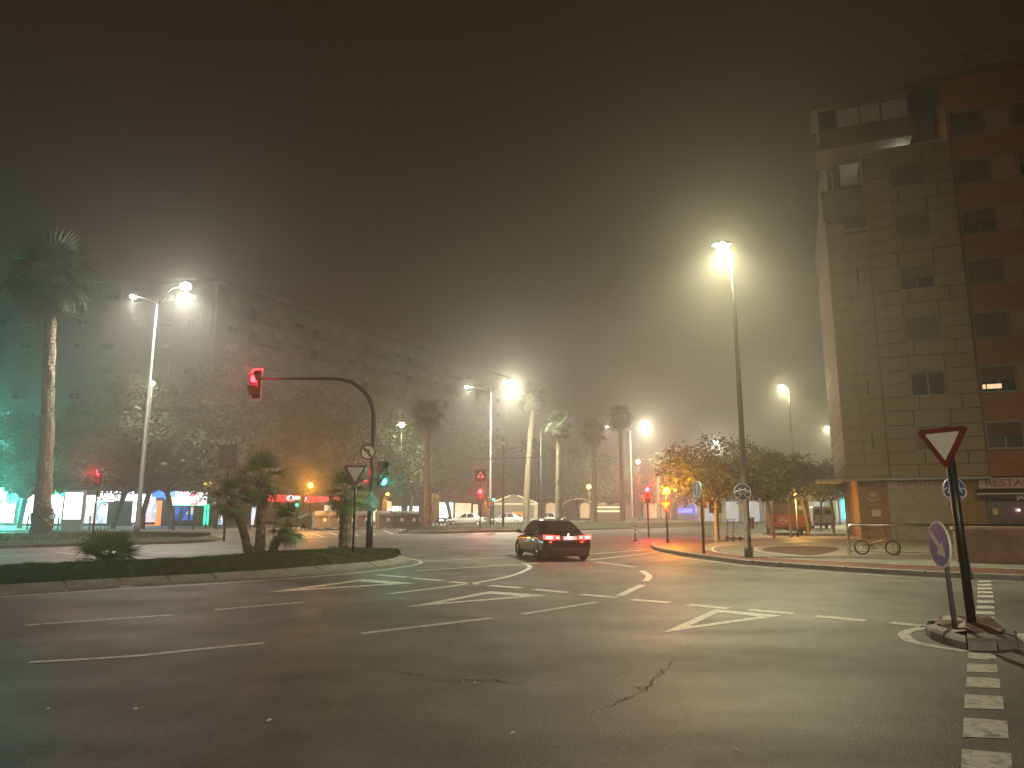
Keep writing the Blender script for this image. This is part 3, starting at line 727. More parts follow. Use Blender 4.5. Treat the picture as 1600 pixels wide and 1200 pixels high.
shop(LF, blkF, 'shop_sign', (234, 761), (270, 777), EB, .60, .15)
shop(LF, blkF, 'shop_sign', (255, 765), (264, 780), EBc, .50, .08)
for a, b_ in (((262, 787), (322, 790)), ((316, 790), (321, 820))): shop(LF, blkF, 'neon_strip', a, b_, EG, .62)
for a, b_ in (((26, 779), (28, 822)), ((124, 779), (160, 780.5)), ((124, 783.5), (160, 785))): shop(LF, blkF, 'neon_strip', a, b_, EC, .62)
for a, b_ in (((241, 782), (246, 822)), ((203, 820), (244, 823))): shop(LF, blkF, 'light_strip', a, b_, EO, .60)
for x in (266.5, 279, 291.5, 304): shop(LF, blkF, 'mullion', (x - .7, 790), (x + .7, 820), MATS['white_window_frame'], .60)
for x, y, r_, m in ((84, 766, .55, EG), (17, 779, .62, EC), (-8, 768, .8, EC)):
    s_, z_ = LF.hit(x, y); MB().plate(circ(r_, 20), -.1, .1).build('round_sign', m, blkF, False, (s_, .1, z_))
s_, z_ = LF.hit(106, 770); o = MB().box((0, 0, 0), (1.6, .12, .42)).build('tilted_sign', EG, blkF, False, (s_, .1, z_)); o.rotation_euler.y = R(-22)
light('POINT', 13000, (.14, 1, .78), (LF.hit(-40, 770)[0], -1.2, 4.8), blkF, .5)
light('POINT', 5000, (.15, 1, .75), (LF.hit(-5, 768)[0], -.6, 4.6), blkF, .4)
light('POINT', 500, (.1, 1, .6), (LF.hit(84, 764)[0], -.6, 3.6), blkF, .3)
light('POINT', 300, (.2, .4, 1), (LF.hit(256, 768)[0], -.6, 3.6), blkF, .3)
# shops of the receding wing
s0, s1, z0, z1 = ext(LR, (421, 771), (491, 785))
for a, b_, nm in (((421, 773), (491, 785), 'shop_sign'), ((496, 776), (532, 785), 'shop_sign')): shop(LR, blkR, nm, a, b_, ER, .1, .3)
s_, z_ = LR.hit(463, 778); tm = inst('lettering', text_mesh('dibermo', .95, .02, emit('white_letter', (1, 1, 1), 3), .02), blkR, (s_, -.08, z_))
for a, b_, m in (((515, 789), (562, 816), GC), ((402, 792), (420, 820), GP), ((586, 795), (600, 815), GC), ((612, 783), (618, 812), GC), ((620, 791), (633, 817), GW), ((644, 791), (660, 817), GW), ((685, 785), (714, 818), GW), ((718, 786), (742, 817), GC), ((746, 788), (756, 816), GC)):
    shop(LR, blkR, 'shop_window', a, b_, m, .85)
# amber wall lamps on the piers
EA = emit('amber_bulb', (1, .50, .06), 14, False)
M_pier = mat('yellow_pier', (.50, .36, .14), .8, 0, .1, 1)
for x, y in ((603, 772), (686, 769), (763, 777)):
    s_, z_ = LR.hit(x, y); ubox('pier', M_pier, blkR, s_ - .7, s_ + .7, .3, .9, 0, 3.8)
    MB().sphere((s_, -.25, z_), .22, 10, 8).build('wall_lamp', EA, blkR, True)
    light('POINT', 520, (1, .55, .10), (s_, -.55, z_), blkR, .15)

# ---------------- far buildings closing the avenue
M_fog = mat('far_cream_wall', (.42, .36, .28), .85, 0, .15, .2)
FA = Fac((10, 160), (.86, -.02))
fb = thing('arcade_building', 'low far building with a row of warm lit arches beyond the palms', 'building', (10, 160, 0), FA.rz)
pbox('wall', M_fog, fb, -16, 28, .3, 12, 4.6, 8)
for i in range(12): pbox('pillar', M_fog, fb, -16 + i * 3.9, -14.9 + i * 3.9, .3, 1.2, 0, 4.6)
pbox('back_wall', M_fog, fb, -16, 28, 4, 4.2, 0, 4.6)
EL = shop_glow('far_lit_arch', [(1, .62, .28), (1, .75, .42), (.8, .5, .25)], 1.4, (.4, 1, .4), .0)
for i in range(11):
    if i in (4, 8): continue
    arch = [(-1.1, 0), (1.1, 0), (1.1, 2.6)] + [(1.1 * math.cos(R(a)), 2.6 + .9 * math.sin(R(a))) for a in (30, 60, 90, 120, 150)] + [(-1.1, 2.6)]
    MB().plate(arch, 0, .1).build('lit_arch', EL, fb, False, (-13 + i * 3.9, 3.6, .2))
FB = Fac((24, 92), (.80, .60))
fc = thing('pillared_building', 'pale pillared building behind the plaza trees with cold light', 'building', (26, 100, 0), R(-8))
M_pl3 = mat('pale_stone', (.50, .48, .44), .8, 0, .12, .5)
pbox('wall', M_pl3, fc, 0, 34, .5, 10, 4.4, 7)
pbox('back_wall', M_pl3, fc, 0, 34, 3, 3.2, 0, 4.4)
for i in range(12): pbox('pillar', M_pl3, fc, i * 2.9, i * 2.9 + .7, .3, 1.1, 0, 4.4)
GW2 = shop_glow('cold_far_window', [(.8, .9, 1), (.9, .85, .8), (.5, .55, .6)], .75, (.7, 1, .6), .3)
for i in range(11): MB().box((0, 0, 0), (1.9, .1, 2.9)).build('shop_window', GW2, fc, False, (1.8 + i * 2.9, 2.9, 1.6))
p = P(1331, 806, 97); MB().box((0, 0, 0), (1.5, .2, 2.6)).build('shop_sign', EC, fc, False, fc.matrix_basis.inverted() @ Vector((p.x, 98, 2.0)))
EBl = emit('blue_shop_light', (.12, .14, 1), 5)
p0 = thing('blue_lit_shop', 'far shop front with blue light boxes left of the plaza trees', 'shop', (37, 135, 0), 0)
pbox('wall', M_pl3, p0, -6, 9, .3, 6, 0, 5)
for x, m in ((1066, EBl), (1077, EBl), (1093, EBl), (1103, EBc), (1127, EBc)):
    q = P(x, 798, 134.9); MB().box((0, 0, 0), (1.3, .15, .7)).build('light_box', m, p0, False, (q.x - 37, .15, q.z))
light('POINT', 400, (.2, .25, 1), (P(1098, 798, 134)[0] - 37, -1.5, 2.6), p0, .4)
# ================================================================ STREET LAMPS
W_YEL = (1.0, .93, .56); W_WHT = (1.0, .95, .80); W_SOD = (1.0, .56, .13)
EY = emit('yellow_white_bulb', (1, .95, .50), 20, False); EWb = emit('white_bulb', (1, .96, .82), 26, False)
def lamp_head(root, x, z, sgn, bulbm, r_, energy, colr, y=0, down=1.7, round_=.42, cone=150, soft=.6):
    """flat luminaire on the end of an arm, glass bowl below, the real light inside the bowl"""
    h = MB()
    h.add([(x - .32, y - .16, z + .02), (x + .32, y - .16, z + .02), (x + .32, y + .16, z + .02), (x - .32, y + .16, z + .02), (x - .22, y - .10, z + .15), (x + .22, y - .10, z + .15), (x + .22, y + .10, z + .15), (x - .22, y + .10, z + .15)],
          [(3, 2, 1, 0), (4, 5, 6, 7), (0, 1, 5, 4), (1, 2, 6, 5), (2, 3, 7, 6), (3, 0, 4, 7)])
    hd = h.build('lamp_head', M_pole, root)
    MB().sphere((x, y, z - .03), r_, 14, 8, (1, .85, .75)).build('bulb_bowl', bulbm, hd, True)
    light('SPOT', energy * down, colr, (x, y, z - .13 - r_ * .75), root, .12, cone, soft)
    light('POINT', energy * round_, colr, (x, y, z - .10 - r_ * .75), root, .12)
def single_lamp(label, base, hgt, dx, energy, colr, bulbm, r_=.2, rz=0, group=None, down=1.7, round_=.42, cone=150, soft=.6):
    t = thing('street_lamp', label, 'street lamp', base, rz, group)
    MB().tube([(0, 0, 0), (0, 0, .35), (0, 0, .36), (0, 0, 3), (0, 0, hgt - .3), (dx * .3, 0, hgt), (dx * .7, 0, hgt + .12)], [.14, .14, .10, .095, .055, .05, .045], 10).build('pole', M_pole, t, True)
    MB().box((0, 0, .01), (.45, .45, .03)).build('base_plate', M_pole, t); MB().box((.0, -.098, .9), (.10, .02, .4)).build('hatch', M_grey, t)
    lamp_head(t, dx, hgt + .1, 1, bulbm, r_, energy, colr, 0, down, round_, cone, soft); return t
def double_lamp(label, base, hgt, dl, dr, e_l, e_r, colr, bulbm, r_l, r_r, zr=0, rz=0, rd=.42):
    t = thing('street_lamp', label, 'street lamp', base, rz, 'double lamps along the grass median')
    MB().tube([(0, 0, 0), (0, 0, .6), (0, 0, .62), (0, 0, hgt)], [.17, .17, .13, .06], 10).build('pole', M_pole, t, True)
    MB().tube([(0, 0, hgt - .6), (-dl * .5, 0, hgt - .1), (-dl, 0, hgt + .1)], [.05, .045, .04], 7).build('arm', M_pole, t, True)
    MB().tube([(0, 0, hgt - .6), (dr * .5, 0, hgt + zr - .1), (dr, 0, hgt + zr + .1)], [.05, .045, .04], 7).build('arm', M_pole, t, True)
    lamp_head(t, -dl, hgt + .05, 1, bulbm, r_l, e_l, colr, 0, 1.7, rd); lamp_head(t, dr, hgt + zr + .05, 1, bulbm, r_r, e_r, colr, 0, 1.7, rd); return t
def on_ground(px, D, z=0):                           # ground point seen under pixel column px at distance D
    t = math.atan2(EYE - z, D); u = PITCH * 0
    py = 600 + FPX * math.tan(PITCH + math.atan((EYE - z) / D) * 1.0)
    g = P(px, py, D); return Vector((g.x, D, z))
b1 = on_ground(214, 50); top = P(246, 470, 50)
ltop = P(208, 466, 50); rtop = P(290, 450, 50)
double_lamp('tall double street lamp on the median by the tall palm', (top.x, 50, .1), ltop.z, top.x - ltop.x, rtop.x - top.x, 2600, 10500, W_WHT, EWb, .22, .40, rtop.z - ltop.z, 0, .32)
D2 = 78; t2 = P(767, 600, D2); l2 = P(729, 606, D2); r2 = P(799, 599, D2)
double_lamp('double street lamp on the median above the two white cars', (t2.x, D2, .1), l2.z, t2.x - l2.x, r2.x - t2.x, 4000, 22000, (1, .95, .70), EY, .22, .30, r2.z - l2.z)
D6 = 117; t6 = P(984, 664, D6); l6 = P(948, 668, D6); r6 = P(1009, 662, D6)
double_lamp('double street lamp beyond the row of palms, far in the fog', (t6.x, D6, .1), l6.z, t6.x - l6.x, r6.x - t6.x, 2500, 26000, (1, .95, .68), EY, .2, .36, r6.z - l6.z)
D7 = 150; r7 = P(1118, 692, D7)
single_lamp('faint far street lamp glowing above the bushy plaza tree', (r7.x + .8, D7, .1), r7.z - .1, -.8, 20000, W_WHT, EWb, .6)
b3 = G(1158, 871, KZ); h3 = P(1128, 392, b3.y); x3 = P(1143, 400, b3.y).x
L3 = single_lamp('tall steel street lamp at the plaza kerb carrying a round cycle sign', (x3, b3.y, KZ), h3.z + .1 - KZ, h3.x - x3, 5600, W_YEL, EY, .22, 0, None, 1.6, .42)
D4 = 66; h4 = P(1226, 603, D4); x4 = P(1232, 606, D4).x
single_lamp('unseen street lamp added behind the viewpoint to light sign faces and palms', (-9, -28, 0), 11.3, .4, 30000, (1, .85, .62), EY, .16, 0, None, .62, .02, 180, .12)  # unseen lamp added behind the camera: front light for sign faces and palms
single_lamp('second unseen street lamp added behind the viewpoint for front light', (9, -29, 0), 11.3, -.4, 30000, (1, .85, .62), EY, .16, 0, None, .62, .02, 180, .12)  # its unseen partner on the right, also added for front light
single_lamp('tall street lamp rising behind the plaza trees', (x4, D4, KZ), h4.z - .1 - KZ, h4.x - x4 - .3, 5500, W_YEL, EY, .22)
D5 = 86; h5 = P(1294, 668, D5)
single_lamp('street lamp half hidden behind the apartment tower', (h5.x + .5, D5, KZ), h5.z - .1 - KZ, -.6, 6000, W_YEL, EY, .22)

# pedestrian lanterns among the trees
def lantern(label, base, hgt, colr, energy, bulbm, r_=.22):
    t = thing('lantern', label, 'lantern', base, 0, 'low lanterns along the pavements')
    MB().tube([(0, 0, 0), (0, 0, .5), (0, 0, .52), (0, 0, hgt)], [.09, .09, .055, .05], 8).build('pole', M_dark, t, True)
    MB().tube([(0, 0, hgt + .30), (0, 0, hgt + .38), (0, 0, hgt + .46)], [.30, .22, .03], 10).build('cap', M_dark, t)
    MB().sphere((0, 0, hgt + .12), r_, 12, 8).build('globe', bulbm, t, True)
    light('POINT', energy, colr, (0, -.14 - r_, hgt + .05), t, .12); return t
EAm = emit('sodium_bulb', (1, .52, .08), 16, False)
g = on_ground(1247, 44, KZ); lantern('warm lantern lighting the leaves of the plaza trees', g, 2.45, W_SOD, 700, EAm, .12)
g = on_ground(1180, 39, KZ)
q = P(238, 600, 58); lantern('greenish white lantern lighting a tree crown beside the tall double lamp', (q.x, 58, .12), q.z - .2, (1, 1, .55), 900, EY, .2)
q = P(628, 664, 80); lantern('pale lantern in the trees left of the fan palm on the avenue', (q.x, 80, .12), q.z - .2, (1, 1, .6), 1100, EY, .3)
q = P(997, 722, 128); lantern('far white lantern shining through the avenue trees', (q.x, 128, .12), q.z - .2, W_WHT, 900, EWb, .35)
q = P(326, 757, 66); lantern('amber lantern beside the blue lit shop', (q.x, 66, .12), q.z - .1, W_SOD, 420, EAm, .28)
q = P(920, 762, 110); lantern('faint amber lantern between two avenue palms', (q.x, 110, .12), q.z - .1, W_SOD, 300, EAm, .35)

# ================================================================ TRAFFIC SIGNALS
LENS = {'red': (1, .02, .035), 'amber': (1, .36, .02), 'green': (.02, 1, .62)}
def lens_mat(c_, on):
    if on: return emit('lit_%s_lens' % c_, {'red': (1, .05, .07), 'amber': (1, .45, .04), 'green': (.08, 1, .72)}[c_], 9, False)
    return mat('unlit_%s_lens' % c_, tuple(.03 * v + .004 for v in LENS[c_]), .25, 0, 0)
def signal_head(root, c, yaw, lit, energy, colours=('red', 'amber', 'green'), r_=.10, plate=False, gap=.27, lightoff=.42):
    """housing with round lenses and hoods; local -y is where the lenses look; yaw turns it"""
    n = len(colours); H = gap * n; Mz = Matrix.Translation(c) @ Matrix.Rotation(yaw, 4, 'Z')
    hs = MB(); w2 = r_ * 1.35
    outline = [(-w2, -H / 2 + .03), (-w2 + .03, -H / 2), (w2 - .03, -H / 2), (w2, -H / 2 + .03), (w2, H / 2 - .03), (w2 - .03, H / 2), (-w2 + .03, H / 2), (-w2, H / 2 - .03)]
    hs.plate(outline, 0, .16); ho = hs.build('signal_housing', M_black, root); ho.matrix_basis = Mz
    if plate:
        bpz = MB(); a, b_ = .27, H / 2 + .20
        bpz.plate([(-a, -b_), (a, -b_), (a, b_), (-a, b_)], .17, .185); bo = bpz.build('back_plate', M_black, root); bo.matrix_basis = Mz
        fr = MB()
        for x in (-a + .035, a - .035): fr.box((x, .162, 0), (.07, .01, 2 * b_))
        for z_ in (-b_ + .025, b_ - .025): fr.box((0, .162, z_), (2 * a - .14, .01, .07))
        fo = fr.build('plate_border', M_white, bo)
    for i, c_ in enumerate(colours):
        z_ = H / 2 - gap / 2 - i * gap; on = (lit == c_)
        lo = MB().plate(circ(r_, 18), -.012, .0).build('lens', lens_mat(c_, on), ho, False, (0, 0, z_))
        v = MB(); N = 12; rr = r_ * 1.12; vs = []
        for k in range(N + 1):                       # hood: a sleeve open below
            a = R(-25 + 230 * k / N); ln = .20 * (.55 + .45 * max(0, math.sin(a)))
            vs += [(rr * math.cos(a), 0, z_ + rr * math.sin(a)), (rr * math.cos(a), -ln, z_ + rr * math.sin(a) - .02), (rr * .95 * math.cos(a), 0, z_ + rr * .95 * math.sin(a)), (rr * .95 * math.cos(a), -ln, z_ + rr * .95 * math.sin(a) - .02)]
        fs = []
        for k in range(N):
            o_ = 4 * k; fs += [(o_, o_ + 4, o_ + 5, o_ + 1), (o_ + 2, o_ + 3, o_ + 7, o_ + 6), (o_ + 1, o_ + 5, o_ + 7, o_ + 3)]
        v.add(vs, fs).build('hood', M_black, ho)
        if on: light('POINT', energy, LENS[c_], (0, -lightoff, z_), ho, .07)
    return ho
# mast-arm signal on the island
mb_ = G(576, 871); D = mb_.y
armz = P(500, 592, D).z; hx = P(397, 600, D); bx_ = P(584, 660, D).x
t = thing('mast_arm_signal', 'curved dark mast with a red signal over the road and a green one below', 'traffic light', (mb_.x, D, .12), 0)
az = armz - .12; ex = hx.x - mb_.x
hb = P(584, 655, D).z - .12
pts = [(0, 0, 0), (0, 0, 1.2), (0, 0, 1.22), (.02, 0, hb)]
for k in range(1, 9):
    a = R(90 * k / 8); rr = az - hb; pts.append((.02 - rr * (1 - math.cos(a)), 0, hb + rr * math.sin(a)))
pts += [(ex * .7, 0, az + .01), (ex + .25, 0, az)]
MB().tube(pts, [.13, .13, .105, .095] + [.09 - .004 * k for k in range(8)] + [.045, .04], 12).build('mast', M_dark, t, True)
MB().box((0, 0, .01), (.4, .4, .03)).build('base_plate', M_dark, t)
signal_head(t, (ex, -.05, hx.z - .12), R(-24), 'red', 260, ('red', 'amber'), .15, True, .40)
gz = P(600, 742, D)
signal_head(t, (gz.x - mb_.x + .0, -.02, gz.z - .12 + .06), R(42), 'green', 110, r_=.125, gap=.30, lightoff=.6)
rz_ = P(562, 738, D); signal_head(t, (rz_.x - mb_.x - .05, .25, rz_.z - .12 - .15), R(20), 'red', 40, r_=.09, gap=.26)
for x_, z_ in ((gz.x - mb_.x, gz.z), (rz_.x - mb_.x, rz_.z - .15)): MB().tube([(0, 0, z_ - .3), (x_, .05, z_ - .3)], .025, 6).build('bracket', M_dark, t)
# no-left-turn sign on the mast
def disc_sign(parent, name, r_, loc, yaw, rim, face, tilt=0):
    o = MB().plate(circ(r_, 30), -.012, .012).build(name, [rim], parent); o.location = loc; o.rotation_euler = (0, tilt, yaw)
    MB().plate(circ(r_ * (.80 if rim is M_red else .90), 30), -.016, -.0125).build('sign_face', face, o); return o
M_face_w = mat('dull_white_face', (.62, .60, .52), .4, 0, .08, 6)
sz = P(576, 707, D)
s = disc_sign(t, 'no_left_turn_sign', .29, (sz.x - mb_.x, -.14, sz.z - .12), R(-6), M_red, M_face_w)
ar = MB(); ar.plate([(.03, -.15), (.075, -.15), (.075, .04), (.05, .09), (0, .10), (-.06, .10), (-.06, .14), (-.17, .08), (-.06, .02), (-.06, .055), (.01, .055), (.03, .03)], -.020, -.0165)
ar.build('arrow', M_black, s)
MB().plate([(.12, -.19), (.17, -.15), (-.15, .19), (-.19, .15)], -.0235, -.0205).build('slash', M_red, s)
# back of an octagonal sign with scribbles
oz = P(581, 787, D); oc = [(.30 * math.cos(R(22.5 + 45 * i)), .30 * math.sin(R(22.5 + 45 * i))) for i in range(8)]
so = MB().plate(oc, -.01, .01).build('octagonal_sign_back', M_grey, t, False, (oz.x - mb_.x, -.13, oz.z - .12))
scr = MB(); r9 = random.Random(5)
for k in range(6):
    x0 = -.02 + .035 * k; pts = [(x0 + r9.uniform(-.03, .05), -.014, r9.uniform(-.17, .1)) for _ in range(4)]; scr.tube(pts, .008, 4)
scr.build('scribble', M_white, so)
# yield sign on its own post
def yield_sign(label, base, zc, r_, yaw, post_r, post_m, lean=0, dx=0):
    t = thing('yield_sign', label, 'road sign', base, yaw)
    t.rotation_euler.y = lean
    MB().tube([(dx, .03 + post_r, -.02), (dx, .03 + post_r, zc + r_ * .6)], post_r, 10).build('post', post_m, t, True)
    p_ = MB().plate(tri(r_, .14, False), -.02, .02).build('sign_plate', M_red, t, False, (0, 0, zc))
    MB().plate(tri(r_ * .70, .05, False), -.025, -.0205).build('sign_face', M_face_w, p_); return t
yb = G(550, 877, .1); yz = P(549, 738, yb.y)
yield_sign('white and red yield sign on a thin post beside the single island palm', (yb.x, yb.y, .12), yz.z - .12, .42, 0, .035, M_dark)
# the near pole on the right refuge
nb = G(1512, 978, .15); nt = P(1492, 688, nb.y); 
yield_sign('red rimmed yield sign on a thick black leaning post on the red refuge', (nb.x, nb.y, .15), nt.z - .17, .345, R(-52), .056, M_dark, R(-1.2), .02)
# keep-left arrow sign next to it
kb = G(1486, 981, .15); kz = P(1473, 851, kb.y)
t = thing('arrow_sign', 'blue round sign with a white arrow on a short grey post on the refuge', 'road sign', (kb.x, kb.y, .15), R(-97))
t.rotation_euler.x = R(1.5); t.rotation_euler.y = R(-1)
MB().tube([(0, .05, -.02), (0, .05, kz.z - .15)], .032, 10).build('post', M_pole, t, True)
s = disc_sign(t, 'sign_plate', .30, (0, 0, kz.z - .15), 0, M_white, mat('blue_arrow_face', (.02, .13, .55), .3, 0, .1, 6))
MB().plate([(-.145, .19), (-.20, .12), (.0, -.05), (-.055, -.12), (.16, -.16), (.13, .05), (.06, -.0)], -.021, -.0165).build('arrow', M_white, s)
# cycle pictogram
def cycle_mark(parent, k, y, m):
    b = MB(); r_ = .075 * k; wd = .009 * k
    for x in (-.125 * k, .125 * k): b.torus((x, y, -.05 * k), r_, wd, 18, 5)
    b.tube([(-.125 * k, y, -.05 * k), (-.07 * k, y, .05 * k), (.07 * k, y, .05 * k), (0, y, -.05 * k), (-.07 * k, y, .05 * k)], wd, 5)
    b.tube([(.125 * k, y, -.05 * k), (.06 * k, y, .09 * k), (.10 * k, y, .10 * k)], wd, 5); b.tube([(-.09 * k, y, .085 * k), (-.05 * k, y, .085 * k)], wd, 5); b.tube([(0, y, -.05 * k), (-.125 * k, y, -.05 * k)], wd, 5)
    return b.build('cycle_mark', m, parent)
cz = P(1158, 769, b3.y)
s = disc_sign(L3, 'cycle_sign', .29, (cz.x - x3, -.13, cz.z - KZ), 0, M_white, mat('faded_blue_face', (.06, .075, .10), .35, 0, .15, 6)); cycle_mark(s, 1.35, -.018, M_white)
D9 = 17.5; cb = P(1491, 765, D9)
t = thing('cycle_sign', 'dark blue round cycle sign on a thin post behind the black leaning post', 'road sign', (cb.x + .22, D9, 0), 0)
MB().tube([(0, .04, -.02), (-.22, .04, cb.z + .25)], .028, 8).build('post', M_pole, t, True)
s = disc_sign(t, 'sign_plate', .30, (-.22, 0, cb.z), R(6), mat('pale_rim', (.45, .45, .5), .4, 0, .05, 5), M_blue); cycle_mark(s, 1.5, -.018, M_white)

# post signals
def post_signal(label, base, hz, lit, energy, yaw=0, extra=None, r_=.10, colours=('red', 'amber', 'green'), gap=.26, hood_in=.45):
    t = thing('traffic_signal', label, 'traffic light', base, 0, 'signals on straight posts')
    topz = hz + {'red': -gap, 'amber': 0, 'green': gap}[lit] * (1 if len(colours) == 3 else 0)
    MB().tube([(0, .1, -.02), (0, .1, topz - gap * 1.5 - .05), (0, .16, topz + gap)], [.055, .05, .03], 9).build('post', M_dark, t, True)
    signal_head(t, (0, 0, topz), yaw, lit, energy, colours, r_, False, gap, hood_in); return t
g = on_ground(143, 43, .15); post_signal('red signal on a post at the median left of the sedan, by the tall palm', g, P(146, 738, 43).z - .15, 'red', 600, R(-30), r_=.13, gap=.34)
g = on_ground(750, 60, .1); T3 = post_signal('red signal on a post below a black warning panel', g, P(751, 768, 60).z - .1, 'red', 800, 0, r_=.16, gap=.36)
p_ = P(751, 745, 60); pn = MB().plate([(-.45, -.5), (.45, -.5), (.45, .5), (-.45, .5)], -.02, .02).build('warning_panel', M_black, T3, False, (p_.x - g.x, -.1, p_.z - .1 + .1))
MB().tube([(0, .12, 3.0), (0, .06, p_.z + .3)], .035, 6).build('panel_post', M_dark, T3)
MB().plate(tri(.34, .1), -.026, -.0205).build('warning_triangle', mat('dull_white_face', (.6, .6, .5)), pn); MB().plate(tri(.16, .1), -.031, -.0265).build('triangle_centre', M_black, pn)
g = on_ground(1014, 46, .02); post_signal('red signal on a post standing in the avenue left of the amber one', g, P(1009, 765, 46).z, 'red', 1500, 0, r_=.14, gap=.34)
g = on_ground(1044, 35.3, KZ); T5 = post_signal('amber flashing signal on a post over a yield sign at the plaza corner', g, P(1041, 766, 35.3).z - KZ, 'amber', 1300, R(4), r_=.16, colours=('amber',), gap=.40, hood_in=.55)
yz = P(1041, 789, 35.3).z - KZ; yo = MB().plate(tri(.36, .12, False), .03, .05).build('yield_plate', M_red, T5, False, (-.05, 0, yz)); MB().plate(tri(.24, .05, False), .024, .0295).build('sign_face', mat('dim_sign_face', (.10, .10, .10), .6), yo)
q = P(1054, 766, 35.3); MB().sphere((q.x - g.x, -.1, q.z - KZ), .06, 8, 6).build('side_lamp', lens_mat('amber', True), T5)
MB().tube([(0, .1, q.z - KZ - .1), (q.x - g.x, -.05, q.z - KZ - .05)], .02, 5).build('bracket', M_dark, T5)
q = P(480, 758, 62); g = on_ground(482, 62, .12); post_signal('amber flashing signal in front of the red shop sign', g, q.z - .12, 'amber', 3200, 0, r_=.20, colours=('amber',), gap=.46)
q = P(462, 786, 61); g = on_ground(462, 61, .12); post_signal('small green crossing signal below the red shop sign', g, q.z - .12, 'green', 120, 0, r_=.14, colours=('red', 'green'), gap=.3)
q = P(770, 778, 74); g = on_ground(771, 74, .12); post_signal('small green signal just behind the double lamp post', g, q.z - .12, 'green', 26, 0, r_=.12, colours=('red', 'green'), gap=.3)

# smaller signs on posts
def post_sign(name, label, base, zc, build, post_r=.03, pm=M_dark, rz=0, cat='road sign'):
    t = thing(name, label, cat, base, rz)
    MB().tube([(0, .05, -.02), (0, .05, zc + .2)], post_r, 8).build('post', pm, t, True); build(t, zc); return t
g = G(1098, 865, KZ); zz = P(1090, 764, g.y).z - KZ
def b_oval(t, z_):
    s = disc_sign(t, 'sign_plate', .30, (-.1, -.05, z_), 0, M_white, mat('pale_blue_face', (.35, .42, .60), .3, 0, .1, 5))
    MB().plate([(-.04, -.2), (.04, -.2), (.04, .05), (.10, .05), (0, .2), (-.10, .05), (-.04, .05)], -.021, -.0165).build('arrow', M_white, s)
post_sign('arrow_sign', 'pale blue round arrow sign on a black post at the plaza kerb', g, zz, b_oval, .045, M_dark, R(-72))
g = on_ground(1124, 40, KZ); zz = P(1119, 790, 40).z - KZ
def b_cross(t, z_):
    o = MB().plate([(-.34, -.40), (.34, -.40), (.34, .40), (-.34, .40)], -.01, .01).build('sign_plate', mat('blue_crossing_face', (.10, .20, .34), .35, 0, .1, 5), t, False, (-.15, -.03, z_))
    MB().plate(tri(.27, .05), -.016, -.0105).build('triangle', M_white, o); f = MB(); f.sphere((.0, -.018, .07), .035, 8, 6, (1, .2, 1)); f.plate([(-.03, .03), (.03, .03), (.06, -.09), (.02, -.09), (0, -.02), (-.03, -.09), (-.07, -.09)], -.02, -.0165); f.build('walker_mark', M_black, o)
post_sign('crossing_sign', 'blue square pedestrian crossing sign on a dark post by the scooters', g, zz, b_cross, .04)
g = on_ground(1101, 47, .0); zz = P(1100, 786, 47).z
post_sign('round_sign', 'faint red rimmed round sign on a post behind the arrow sign', g, zz, lambda t, z_: disc_sign(t, 'sign_plate', .32, (0, -.02, z_), 0, M_red, M_face_w), .03, M_pole)
g = on_ground(766, 66, .1); zz = P(765, 787, 66).z - .1
post_sign('round_sign', 'small round white sign on a post beside the warning panel', g, zz, lambda t, z_: disc_sign(t, 'sign_plate', .36, (0, -.03, z_), 0, M_red, M_face_w), .06)
g = on_ground(672, 66, .12)
def b_stack(t, z_):
    o = MB().plate(tri(.50, .1), -.01, .01).build('warning_triangle', M_red, t, False, (-.1, -.05, P(672, 767, 66).z)); MB().plate(tri(.32, .05), -.016, -.0105).build('sign_face', M_face_w, o)
    ubox('text_plate', M_face_w, t, -.5, .3, -.06, -.03, P(0, 776, 66).z - .16, P(0, 776, 66).z + .16)
    MB().plate(circ(.40), -.01, .01).build('round_plate', M_face_w, t, False, (-.1, -.05, P(0, 783, 66).z - .1)); MB().plate(circ(.46), -.01, .01).build('round_plate', M_face_w, t, False, (-.1, -.05, P(0, 796, 66).z))
post_sign('sign_stack', 'post with a triangle, a plate and two round signs by the dark parked car', g, P(672, 764, 66).z, b_stack, .05)
# large sign seen from behind
g = G(349, 846); zz = P(357, 713, g.y)
t = thing('panel_sign', 'grey square sign seen from behind on a tall post left of the palm cluster', 'road sign', (g.x, g.y, 0), 0)
MB().tube([(0, .05, -.02), (.0, .05, zz.z + .3)], .06, 8).build('post', M_pole, t, True)
o = MB().plate([(-.56, -.62), (.56, -.62), (.56, .62), (-.56, .62)], -.03, .01).build('sign_back', M_grey, t, False, (zz.x - g.x, .0, zz.z))
MB().box((0, -.045, -.60), (1.12, .03, .05)).box((0, -.045, .60), (1.12, .03, .05)).build('stiffener', M_pole, o)
# tram-style crossarm pole
D = 66; g = on_ground(786, D, .1); topz = P(786, 686, D).z; az = P(786, 718, D).z
t = thing('crossarm_pole', 'slim grey pole with a long thin crossarm over the median', 'pole', g, 0)
MB().tube([(0, 0, 0), (0, 0, topz)], [.11, .07], 8).build('pole', M_pole, t, True)
MB().tube([(P(730, 718, D).x - g.x, 0, az - .1), (0, 0, az)], .055, 6).build('crossarm', M_pole, t); MB().tube([(0, 0, az + .05), (P(849, 716, D).x - g.x, 0, az + .12)], .055, 6).build('crossarm', M_pole, t)
MB().sphere((0, 0, topz - .5), .16, 8, 6).build('insulator', M_white, t)
D = 84; g = on_ground(846, D, .1); t = thing('slim_pole', 'slim grey pole standing beside the tall lit palm', 'pole', g, 0)
MB().tube([(0, 0, 0), (0, 0, P(846, 672, D).z)], [.09, .05], 8).build('shaft', M_pole, t, True); MB().box((0, 0, .02), (.3, .3, .06)).build('base_plate', M_pole, t)

